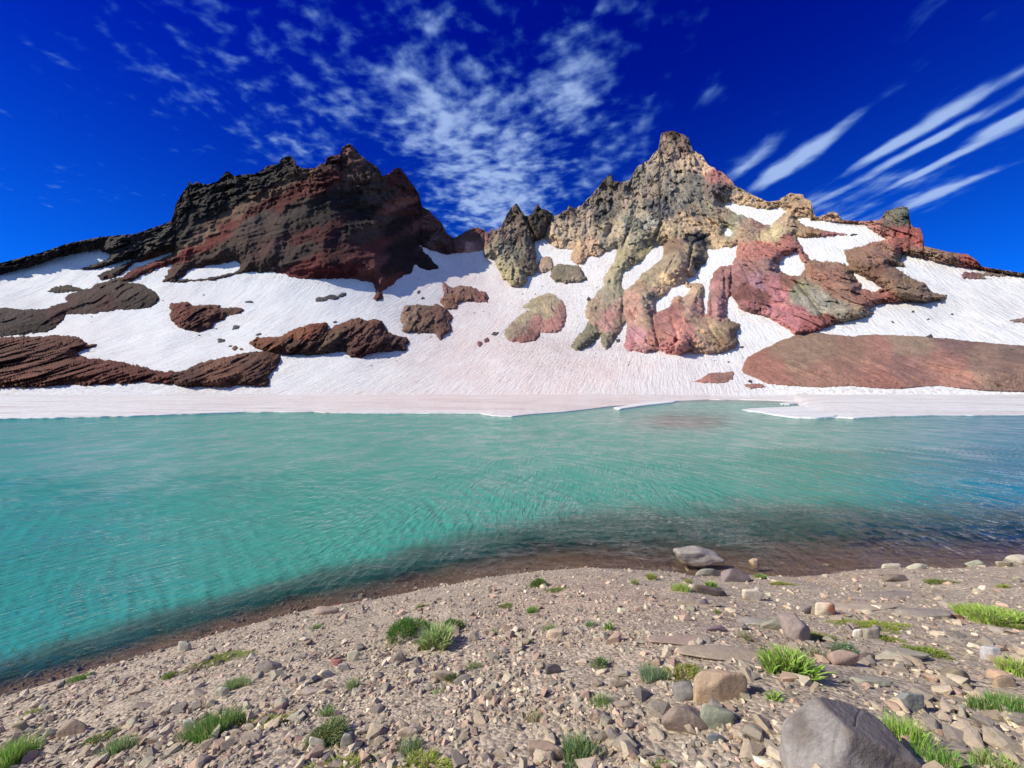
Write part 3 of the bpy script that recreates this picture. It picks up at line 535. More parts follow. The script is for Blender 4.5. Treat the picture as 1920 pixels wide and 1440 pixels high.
outcrop('moraine_hill', MORAINE, [(1440,690,.40,.17,.105),(1480,660,.34,.21,.12),(1530,650,.33,.21,.12),(1600,650,.36,.2,.115),(1640,660,.44,.21,.13),(1700,640,.38,.26,.15),(1700,690,.36,.18,.125),(1780,690,.45,.21,.135),(1850,670,.34,.21,.13),(1900,690,.30,.18,.115),(1560,700,.38,.19,.115),(1660,720,.38,.16,.10),(1800,635,.28,.16,.12),(1900,655,.26,.17,.12)], M_scree, 6, 40, 5, 'broad smooth hill of orange-brown scree at the right above the ice shelf', 'moraine hill', step=1.6, jit=1.2, ramp=45, rough=.35, dim=np.array([.80, .78, .86], np.float32))
outcrop('rock_outcrop', RED_LOW, [(1340,705,.32,.16,.12),(1330,714,.40,.16,.12)], M_scree, 2.0, 8, .7, 'flat low patch of red-brown rock on the snow left of the scree hill')
outcrop('rock_outcrop', RED_LOW2, [(1415,723,.36,.16,.12)], M_scree, 1.0, 5, .4, 'tiny flat red-brown patch at the lower left foot of the scree hill')
outcrop('rock_outcrop', RED_FAR, [(1815,517,.24,.11,.10),(1860,514,.26,.18,.14)], M_rock, 2.0, 4, 1.2, 'small dark stone with a gravel streak high on the right snowfield')
outcrop('rock_outcrop', EDGE_FAR, [(1910,601,.22,.14,.12)], M_scree, 2.0, 5, 1, 'low dark rock patch entering the snowfield at the right edge')
SMALL = [(602,562,13,5,'leftmost of three dark stones in a row on the left snow slope'),(622,557,13,6,'middle one of three dark stones in a row on the left snow slope'),(642,553,9,4,'rightmost of three dark stones in a row on the left snow slope'),
 (443,614,8,4.5,'dark triangular stone on the snow right of the heart-shaped outcrop'),(415,639,8,4.5,'dark flat stone on the snow below the heart-shaped outcrop'),(441,653,5,4,'small pinkish stone on the snow above the long brown band'),(453,655,4,2.2,'tiny dark stone beside the small pinkish stone on the snow'),(432,649,3.5,2,'tiny dark stone up and left of the small pinkish stone'),
 (785,548,4,3,'upper of two small dark stones below the left peak nose'),(793,559,4,3,'lower of two small dark stones below the left peak nose'),(900,645,6,5,'lowest red-brown stone of a short trail left of the two-tone outcrop'),(912,638,5,5,'middle red-brown stone of a short trail left of the two-tone outcrop'),(928,626,8,4,'topmost grey stone of a short trail left of the two-tone outcrop'),
 (468,566,8,2.5,'thin dark sliver of rock on the snow right of the heart-shaped outcrop'),(628,604,4,2,'tiny dark stone above the notch of the mid-slope band'),(485,627,7,2.5,'dark sliver of rock just above the left end of the mid-slope band'),(1104,561,5,4,'small grey-green stone on the dirty snow beside the lower buttress'),(1159,639,5,4,'small grey stone on the snow between the two lower buttresses'),(1391,651,5,2,'tiny grey stone on the snow right of the lowest buttress'),
 (1407,715,4,2.5,'small grey stone on the snow at the left end of the scree hill'),(1744,630,5,3,'single grey boulder on the crest of the scree hill'),(1601,440,7,2.2,'thin grey stone in the high snow patch on the right summit flank')]
for k, (u, v, a, b, lab) in enumerate(SMALL):
    th = np.linspace(0, 2 * math.pi, 11)[:-1]; r = 1 + .25 * rng.normal(size=10).clip(-1, 1)
    poly = [(u + a * r[i] * math.cos(t), v + b * r[i] * math.sin(t) - .35 * a * math.cos(t) * (k % 3 != 1) * .4) for i, t in enumerate(th)]
    c = (.22, .10, .09) if 'red' in lab or 'pink' in lab else (.09, .085, .085)
    o = rock_patch('stone', poly, [], None, M_rock, max(1.0, b * .3), 2.5, .4, step=.8, col=c, jit=.3, edge=1.8)
    T(o, lab, 'stone')
# ------------------------------------------------------------------ near shore
def px_on_water(u, v): y = H * F / (v - V0); return ((u - U0) / F * y, y)
SH_PX = [(0,1310),(90,1283),(200,1250),(330,1212),(400,1192),(480,1170),(545,1152),(600,1140),(700,1126),(800,1105),(860,1096),(900,1086),(960,1078),(1000,1073),(1100,1066),(1200,1070),(1260,1074),(1300,1082),(1400,1080),(1480,1084),(1530,1080),(1600,1070),(1700,1064),(1760,1068),(1830,1064),(1920,1062)]
shore = [(-40, -14), (-16, -1.5)] + [px_on_water(*p) for p in SH_PX] + [(20, 8.6), (45, 7)]
land = shore + [(60, 7), (60, -40), (-60, -40), (-60, -14)]
def shore_s(x, y): return sdf(np.asarray(x, np.float32), np.asarray(y, np.float32), land)
def ground_base(x, y):
    s = shore_s(x, y)
    z = np.where(s > 0, .345 * s + .05 * (1 - np.exp(-s / .12)), .28 * s)
    z = np.where(z > 2.1, 2.1 + 1.2 * np.tanh((z - 2.1) / 1.2), z)
    z = np.maximum(z, -1.6)
    return z, s
def ground_z(x, y):
    x = np.asarray(x, np.float32); y = np.asarray(y, np.float32)
    z, s = ground_base(x, y)
    z = z + (.055 * fbm(x / 1.7, y / 1.7, x * 0, 3) + .02 * fbm(x / .35, y / .35, x * 0 + 4, 3)) * sstep(s, -.2, .6) + .03 * fbm(x / .6, y / .6, x * 0 + 9, 3) * sstep(-s, .1, 1.5)
    return z
_Yt = np.concatenate([np.linspace(.8, 14, 600)])
def hit(u, v):
    """where the line of sight through (u, v) meets the near ground"""
    x = (u - U0) / F * _Yt; z = H + (V0 - v) / F * _Yt; g = ground_z(x, _Yt)
    k = np.argmax(z < g); return (u - U0) / F * _Yt[k], _Yt[k]

def ground_material():
    m, t, b, _ = material('gravelly soil'); p = t.new('ShaderNodeTexCoord').outputs['Object']
    c = attr(t); n1 = t.noise(p, 3, 6, .7); n2 = t.noise(p, 28, 5, .7); vo = t.new('ShaderNodeTexVoronoi'); t.put(vo.inputs['Vector'], p); vo.inputs['Scale'].default_value = 34
    f = t.math('ADD', t.math('MULTIPLY', t.math('SUBTRACT', n1, .5), 1.0), 1.0)
    f = t.math('MULTIPLY', f, t.math('ADD', t.math('MULTIPLY', t.math('SUBTRACT', n2, .5), 1.3), 1.0))
    c = t.mix(1.0, c, t.comb(f, f, f), 'MULTIPLY')
    vs = t.new('ShaderNodeSeparateColor'); t.put(vs.inputs[0], vo.outputs['Color']); vb = t.math('ADD', .65, t.math('MULTIPLY', vs.outputs[0], .7)); c = t.mix(1.0, c, t.comb(vb, vb, vb), 'MULTIPLY')
    t.put(b.inputs['Base Color'], c)
    h = t.math('ADD', n2, t.math('MULTIPLY', vo.outputs['Distance'], -.8))
    t.put(b.inputs['Normal'], bump(t, h, .8, .02)); return m
M_ground = ground_material()
ux = np.concatenate([np.linspace(-3, -1.6, 40), np.linspace(-1.58, 1.58, 640), np.linspace(1.6, 3, 40)])
yy = np.concatenate([[-12, -6, -2, .2], .7 * (26 / .7) ** np.linspace(0, 1, 520)])
Xg = ux[:, None] * np.maximum(yy[None, :], 0) ; Xg[:, :4] = ux[:, None] * np.array([8, 5, 3, 1.0])[None]
Yy = np.repeat(yy[None, :], len(ux), 0).astype(np.float32); Xg = Xg.astype(np.float32)
Zg = ground_z(Xg, Yy); _, Sg = ground_base(Xg, Yy)
pinkm = np.exp(-((Xg - 1.1) / 1.5) ** 2 - ((Yy - 5.5) / 1.6) ** 2)[..., None] + .8 * np.exp(-((Xg - 6.3) / 1.2) ** 2 - ((Yy - 7.6) / .5) ** 2)[..., None]
Cg = np.array([.39, .32, .25]) * (1 - pinkm * .7) + np.array([.42, .305, .24]) * pinkm * .7
wet = sstep(.10 - Sg, 0, .12)[..., None]
Cg = Cg * (1 - wet) + (np.array([.22, .145, .10]) * (1 + .5 * fbm(Xg / .5, Yy / .5, Xg * 0, 3))[..., None]) * wet
nu, nv = Xg.shape; idx = np.arange(nu * nv).reshape(nu, nv)
q = np.stack([idx[:-1, :-1], idx[1:, :-1], idx[1:, 1:], idx[:-1, 1:]], -1).reshape(-1, 4)
tag(mesh_obj('ground', np.stack([Xg, Yy, Zg], -1).reshape(-1, 3), q, M_ground, Cg.reshape(-1, 3)), kind='structure')

# ------------------------------------------------------------------ the lake
def water_material():
    m = bpy.data.materials.new('glacial lake water'); m.use_nodes = True; t = NT(m.node_tree); t.n.clear()
    out = t.new('ShaderNodeOutputMaterial'); p = t.new('ShaderNodeTexCoord').outputs['Object']
    c = attr(t); op = attr(t, 'murk', 2)
    w = t.noise(p, .12, 2, .5, out=1); pw = t.vmath('ADD', p, t.vmath('MULTIPLY', t.vmath('SUBTRACT', w, (.5, .5, .5)), (2.6, 2.6, 0)))
    sp = t.new('ShaderNodeSeparateXYZ'); t.put(sp.inputs[0], p); lft = t.smooth(sp.outputs[0], 1.0, -9.0)
    aR = t.noise(t.mapping(pw, (3.2, .5, 1), (0, 0, .12)), 1.0, 3, .6)       # crests running out from the shore, swinging round towards the left
    aL = t.noise(t.mapping(pw, (2.3, .42, 1), (0, 0, .70)), 1.0, 3, .6)
    a = t.math('ADD', t.math('MULTIPLY', aR, t.math('SUBTRACT', 1.0, lft)), t.math('MULTIPLY', aL, lft))
    a2 = t.noise(t.mapping(pw, (6.5, 2.2, 1), (0, 0, .35)), 1.0, 3, .6)
    b_ = t.noise(t.mapping(p, (1.5, 4.2, 1), (0, 0, .12)), 1.0, 4, .65)
    f_ = t.noise(t.mapping(p, (9, 5, 1), (0, 0, .5)), 1.0, 3, .6)
    crest = t.math('POWER', t.math('SUBTRACT', 1.0, t.math('ABSOLUTE', t.math('MULTIPLY', t.math('SUBTRACT', a, .5), 3.2)), clamp=True), 2.0)
    crest2 = t.math('POWER', t.math('SUBTRACT', 1.0, t.math('ABSOLUTE', t.math('MULTIPLY', t.math('SUBTRACT', a2, .5), 3.2)), clamp=True), 2.0)
    patch = t.smooth(t.noise(p, .22, 3, .5), .35, .65, .35, 1.0)
    h = t.math('ADD', t.math('MULTIPLY', crest, .55), t.math('MULTIPLY', crest2, .16))
    h = t.math('ADD', t.math('MULTIPLY', h, patch), t.math('ADD', t.math('MULTIPLY', b_, .55), t.math('MULTIPLY', f_, .12)))
    big = t.noise(t.mapping(pw, (.30, .85, 1), (0, 0, .1)), 1.0, 4, .6); h = t.math('ADD', h, t.math('MULTIPLY', big, 1.6))
    nrm = bump(t, h, 1.0, .075)
    body = t.new('ShaderNodeBsdfDiffuse'); t.put(body.inputs[0], c); t.put(body.inputs['Normal'], nrm)
    clear = t.new('ShaderNodeBsdfTransparent'); clear.inputs[0].default_value = (.84, .82, .77, 1)
    mx = t.new('ShaderNodeMixShader'); t.put(mx.inputs[0], op); t.l.new(clear.outputs[0], mx.inputs[1]); t.l.new(body.outputs[0], mx.inputs[2])
    rv = t.noise(t.mapping(p, (.06, .12, 1)), 1.0, 3, .5)
    ru = t.noise(t.mapping(p, (.55, .42, 1)), 1.0, 6, .72)
    sheen = t.math('ADD', t.math('MULTIPLY', t.smooth(rv, .3, .7, .65, .95), t.smooth(ru, .3, .7, .45, 1.6)), t.smooth(sp.outputs[0], 5.0, 13.0, 0.0, .25))
    gl = t.new('ShaderNodeBsdfGlossy'); gl.inputs['Roughness'].default_value = .06; t.put(gl.inputs['Normal'], nrm); gl.inputs[0].default_value = (1, 1, 1, 1)
    fr = t.new('ShaderNodeFresnel'); fr.inputs[0].default_value = 1.33; t.put(fr.inputs['Normal'], nrm)
    mx2 = t.new('ShaderNodeMixShader'); t.put(mx2.inputs[0], t.math('MULTIPLY', t.math('MINIMUM', fr.outputs[0], .42), sheen)); t.l.new(mx.outputs[0], mx2.inputs[1]); t.l.new(gl.outputs[0], mx2.inputs[2])
    t.l.new(mx2.outputs[0], out.inputs[0]); return m
M_water = water_material()
vv = np.concatenate([np.array([729.5, 732, 736, 740, 744]), np.arange(747, 1100, 1.25), np.arange(1100, 1420, 2.0)]); uu = np.concatenate([np.arange(-1800, -40, 40), np.arange(-40, 1965, 2.2), np.arange(1970, 3800, 40)])
Uw, Vw = np.meshgrid(uu, vv, indexing='ij'); Yw = H * F / (Vw - V0); Yw = np.minimum(Yw, 330); Xw = (Uw - U0) / F * Yw
s = -shore_s(Xw, Yw)
wid = np.interp(Xw, [-8, -4, 0, 4, 9, 14], [1.2, 1.7, 3.2, 4.8, 5.0, 4.6])
murk = sstep(s / wid + .2 * fbm(Xw / 1.3, Yw / 1.3, Xw * 0, 3), .04, 1.4)
shoal = 1.3 * np.exp(-((Uw - 1285) / 85) ** 2 - ((Vw - 790) / 16) ** 2) * np.clip(1 + .9 * fbm(Xw / 3, Yw / 8, Xw * 0, 3), 0, 2)
shoal = np.clip(shoal + sstep(-Vw, -759, -751) * .8, 0, 1) * (Yw < 400)
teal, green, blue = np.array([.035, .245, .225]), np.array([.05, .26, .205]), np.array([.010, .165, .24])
g = sstep(Xw / Yw, -1.25, -.4)[..., None]; sky_refl = sstep(Xw / Yw, .75, 1.35)[..., None]
Cw = teal * (1 - g) + green * g; Cw = Cw * (1 - sky_refl) + blue * sky_refl  # blue sky mirrored at the right is painted into the body colour
Cw = Cw * (1 - .72 * shoal[..., None]) + np.array([.09, .06, .05]) * shoal[..., None] * .85
Cw = Cw * (1 + .10 * fbm(Xw / 6, Yw / 12, Xw * 0, 3))[..., None]
mid = (sstep(murk, .05, .5) * sstep(-murk, -.95, -.5))[..., None]
Cw = Cw * (1 - .6 * mid) + np.array([.11, .15, .13]) * .6 * mid
# ripples: wave trains spreading from the upper left, with cross chop; each fades out where it is too fine for the mesh
rw = np.random.default_rng(21); Zw = np.zeros_like(Xw); fy = Yw ** 2 / (F * H) * 1.25; fx = Yw / F * 2.2
wx1 = fbm(Xw / 4.5, Yw / 4.5, Xw * 0 + 1, 2); wy1 = fbm(Xw / 4.5, Yw / 4.5, Xw * 0 + 6, 2)
grp = [np.clip(.75 + 1.5 * fbm(Xw / g_, Yw / g_, Xw * 0 + g_, 2), .1, 1.7) for g_ in (2.1, 3.7, 6.3, 11.0)]
for i in range(54):
    lam = .11 * (1.0 / .11) ** ((i + rw.random()) / 54)
    ty = rw.random(); gate = 1.0
    if ty < .42:
        cx, cy = -11 + .8 * rw.normal(), 9 + .8 * rw.normal(); dx, dy = Xw - cx, Yw - cy; R_ = np.hypot(dx, dy) + .1; nx_, ny_ = dx / R_, dy / R_; ph = R_; gate = sstep(Xw, -6, -1)
    elif ty < .72:
        an = math.radians(46) + .10 * rw.normal(); nx_, ny_ = math.cos(an), math.sin(an); ph = Xw * nx_ + Yw * ny_; gate = sstep(-Xw, 0, 6) * (.5 if lam < .3 else .2)
    else:
        an = math.pi / 2 + rw.normal() * .55; nx_, ny_ = math.cos(an), math.sin(an); ph = Xw * nx_ + Yw * ny_
    ph = ph + (wx1 * nx_ + wy1 * ny_) * (.16 + .35 * lam)
    foot = np.sqrt((nx_ * fx) ** 2 + (ny_ * fy) ** 2) + 1e-6
    fade = sstep(lam / foot, 4.2, 7.5)
    sl = .054 * (1.0 if lam < .45 else .42)
    wv = (np.sin(2 * math.pi * ph / lam + 6.28 * rw.random()) + 1) / 2
    Zw += sl * lam / (2 * math.pi) * (wv ** 1.7) * 2 * fade * gate * 1.2 * grp[i % 4]
calm = sstep(s, .0, .8)
Zw = (Zw - Zw.mean()) * (.25 + .75 * calm) * (Yw < 120)
Zw = np.clip(Zw, -.1, .1) - .003
nu, nv = Xw.shape; idx = np.arange(nu * nv).reshape(nu, nv)
q = np.stack([idx[:-1, :-1], idx[:-1, 1:], idx[1:, 1:], idx[1:, :-1]], -1).reshape(-1, 4)
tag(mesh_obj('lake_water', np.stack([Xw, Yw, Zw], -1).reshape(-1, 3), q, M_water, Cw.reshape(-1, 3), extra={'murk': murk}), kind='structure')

FLOES = [([(1392,768.5),(1410,766),(1440,764.5),(1475,763.5),(1500,761),(1530,757),(1565,758),(1570,782),(1530,784.5),(1490,783.5),(1455,779),(1425,773.5),(1403,771)], 'long tongue of white ice reaching left over the water in front of the scree hill'),
 ([(1462,756.5),(1475,754.8),(1492,755),(1497,757),(1480,758.6),(1466,758.4)], 'small ice floe in the dark inlet above the long ice tongue'),
 ([(1150,765),(1185,759),(1225,754),(1270,751.5),(1262,755.5),(1222,759.5),(1190,764),(1160,768)], 'bright slab of ice at the edge of the shelf left of the dark inlet')]
def resample(pts, n=90):
    p = np.array(pts + [pts[0]], float); L = np.concatenate([[0], np.cumsum(np.hypot(*np.diff(p, axis=0).T))]); t_ = np.linspace(0, L[-1], n, endpoint=False)
    return np.stack([np.interp(t_, L, p[:, 0]), np.interp(t_, L, p[:, 1])], 1)
for k, (pts, lab) in enumerate(FLOES):
    q_ = resample(pts); q_[:, 0] += 2.5 * fbm(q_[:, 0] / 9, q_[:, 1], q_[:, 0] * 0 + k, 3); q_[:, 1] += .35 * fbm(q_[:, 0] / 6, q_[:, 1], q_[:, 0] * 0 + 9 + k, 3)
    Yq = H * F / (q_[:, 1] - V0); top = np.stack([(q_[:, 0] - U0) / F * Yq, Yq, Yq * 0 + .05], 1); c0 = top.mean(0)
    n = len(top); ins = c0 + (top - c0) * .93; ins[:, 2] = .09 + .03 * k; bot = top.copy(); bot[:, 2] = -.3
    V_ = np.concatenate([bot, top, ins, [c0 + (0, 0, .06)]]); i = np.arange(n); j = (i + 1) % n
    Fq = np.concatenate([np.stack([i, j, j + n], 1), np.stack([i, j + n, i + n], 1), np.stack([i + n, j + n, j + 2 * n], 1), np.stack([i + n, j + 2 * n, i + 2 * n], 1), np.stack([i + 2 * n, j + 2 * n, i * 0 + 3 * n], 1)])
    tag(mesh_obj('ice_floe', V_, Fq, M_snow, np.broadcast_to(np.array([.66, .67, .68]), V_.shape), extra={'dirt': np.full(len(V_), .1), 'shelf': np.ones(len(V_))}), lab, 'ice')
# ------------------------------------------------------------------ stones of the near shore
def stone_material():
    m, t, b, _ = material('shore stone'); tcn = t.new('ShaderNodeTexCoord'); p = tcn.outputs['Object']
    inf = t.new('ShaderNodeObjectInfo'); p = t.vmath('ADD', p, t.comb(t.math('MULTIPLY', inf.outputs['Random'], 40), 0, 0))
    c = attr(t); n1 = t.noise(p, 5, 6, .65); n2 = t.noise(p, 38, 4, .7); n3 = t.noise(p, 13, 3, .6)
    f = t.math('ADD', t.math('MULTIPLY', t.math('SUBTRACT', n1, .5), .9), 1.0)
    f = t.math('MULTIPLY', f, t.math('ADD', t.math('MULTIPLY', t.math('SUBTRACT', n2, .5), .7), 1.0))
    c = t.mix(1.0, c, t.comb(f, f, f), 'MULTIPLY')
    c = t.mix(t.smooth(n3, .58, .7, 0, .35), c, t.mix(1.0, c, (1.35, 1.3, 1.15), 'MULTIPLY'))
    c = t.mix(t.smooth(n1, .42, .3, 0, .4), c, t.mix(1.0, c, (.7, .55, .5), 'MULTIPLY'))
    t.put(b.inputs['Base Color'], c); b.inputs['Roughness'].default_value = .85
    t.put(b.inputs['Normal'], bump(t, t.math('ADD', t.math('MULTIPLY', n3, .6), t.math('MULTIPLY', n2, .5)), .6, .02)); return m
M_stone = stone_material()
ICO = {}
def ico(k):
    if k not in ICO:
        bm = bmesh.new(); bmesh.ops.create_icosphere(bm, subdivisions=k, radius=1)
        ICO[k] = (np.array([v.co[:] for v in bm.verts]), np.array([[v.index for v in f.verts] for f in bm.faces])); bm.free()
    return ICO[k]
def boulder_shape(seed, lvl=4, planes=14, soft=16, rough=.05, ang=.28, pl=None):
    r = np.random.default_rng(seed); D, Fc = ico(lvl)
    N = r.normal(size=(planes, 3)); N /= np.linalg.norm(N, axis=1)[:, None]; hgt = 1 - ang * r.random(planes)
    if pl is not None: N = np.array([p[:3] for p in pl], float); N /= np.linalg.norm(N, axis=1)[:, None]; hgt = np.array([p[3] for p in pl])
    else: N = np.concatenate([N, [[1,0,0],[-1,0,0],[0,1,0],[0,-1,0],[0,0,1],[0,0,-1]]])
    if pl is None: hgt = np.concatenate([hgt, np.full(6, .98)])
    q = np.maximum(D @ N.T, 1e-3) / hgt[None]
    R = 1 / (np.sum(q ** soft, 1) ** (1 / soft))
    P_ = D * R[:, None]
    n = .6 * fbm(P_[:, 0] * 6 + seed, P_[:, 1] * 6, P_[:, 2] * 6, 4, .6, True) * .3 + fbm(P_[:, 0] * 1.3 + seed, P_[:, 1] * 1.3, P_[:, 2] * 1.3, 5, .55)
    return P_ * (1 + rough * 2 * n)[:, None], Fc
def place_rock(name, lab, box, col, hf=.5, seed=1, rot=0, lvl=4, ang=.28, soft=16, rough=.05, planes=14, tilt=0, sink=.3, cat='stone', z=None, crack=False, col2=None, water=False, pl=None):
    u0, v0, u1, v1 = box; uc = (u0 + u1) / 2
    va = v1 - .3 * (v1 - v0)
    if water: xa, ya = px_on_water(uc, v1 - .1 * (v1 - v0))
    else: xa, ya = hit(uc, va)
    Tt = (v1 - v0) * ya / F; w = (u1 - u0) * ya / F; th = (va - V0) / F
    h = Tt * hf; d = (Tt - h) / (th + (.0 if water else .30)); d = min(d, 1.5 * w)
    P_, Fc = boulder_shape(seed, lvl, planes, soft, rough, ang, pl)
    nx = max(np.abs(P_[:, 0]).max(), .01)
    if rot:
        c, s_ = math.cos(rot), math.sin(rot); P_ = P_ @ np.array([[c, s_, 0], [-s_, c, 0], [0, 0, 1]])
    ext_ = np.abs(P_).max(0); P_ = P_ / ext_
    hz = h * .5 / (1 - sink * .8) * 1.15
    P_ = P_ * np.array([w / 2, max(d, .3 * w) / 2, hz])
    if tilt:
        c, s_ = math.cos(tilt), math.sin(tilt); P_ = P_ @ np.array([[c, 0, -s_], [0, 1, 0], [s_, 0, c]])
    zg = (0.0 if water else float(ground_z(np.array([xa]), np.array([ya]))[0])) if z is None else z
    if water: P_[:, :2] *= (1 + .35 * np.clip(-P_[:, 2] / np.abs(P_[:, 2]).max(), 0, 1))[:, None]      # broadens below the waterline
    if not water:
        P_[:, 2] += -.33 * P_[:, 1] * .8      # lies with the slope of the bank
    for _ in range(5):                      # settle its size and height against the ground it lies on
        Yv = P_[:, 1] + ya; pu = U0 + F * (P_[:, 0] + xa) / Yv; pt = V0 - F * (P_[:, 2] + zg + hz * (1 - 2 * sink) - H) / Yv
        k = (u1 - u0) / (pu.max() - pu.min()); P_[:, 0] *= k; xa += (uc - (pu.max() + pu.min()) / 2) * ya / F
        f_ = 1 + (hf > .3) * (0 if water else 1) * np.clip((pt.min() - v0) * ya / F / (2 * hz * (1 - sink)), -.3, .4); P_[:, 2] *= f_; hz *= f_
        if not water: zg = float(ground_z(np.array([xa]), np.array([ya]))[0])
    C = np.broadcast_to(np.array(col, np.float32), P_.shape).copy() * (.72 if water else .85)
    if col2 is not None:
        k = sstep(fbm(P_[:, 0] / w * 2.2 + seed, P_[:, 1] / w * 2.2, P_[:, 2] / w * 2.2, 3) + .6 * P_[:, 0] / w, -.12, .12)[:, None]
        C = C * (1 - k) + np.array(col2) * k
    if crack:
        n = np.abs(fbm(P_[:, 0] * 2.2 / w + 3, P_[:, 1] * 2.2 / w, P_[:, 2] * 2.2 / w + seed, 2)); k = np.exp(-(n / .018) ** 2)
        P_ = P_ * (1 - .03 * k)[:, None]
    o = mesh_obj(name, P_, Fc, M_stone, C)
    o.location = (xa, ya, zg + hz * (1 - 2 * sink))
    return tag(o, lab, cat)

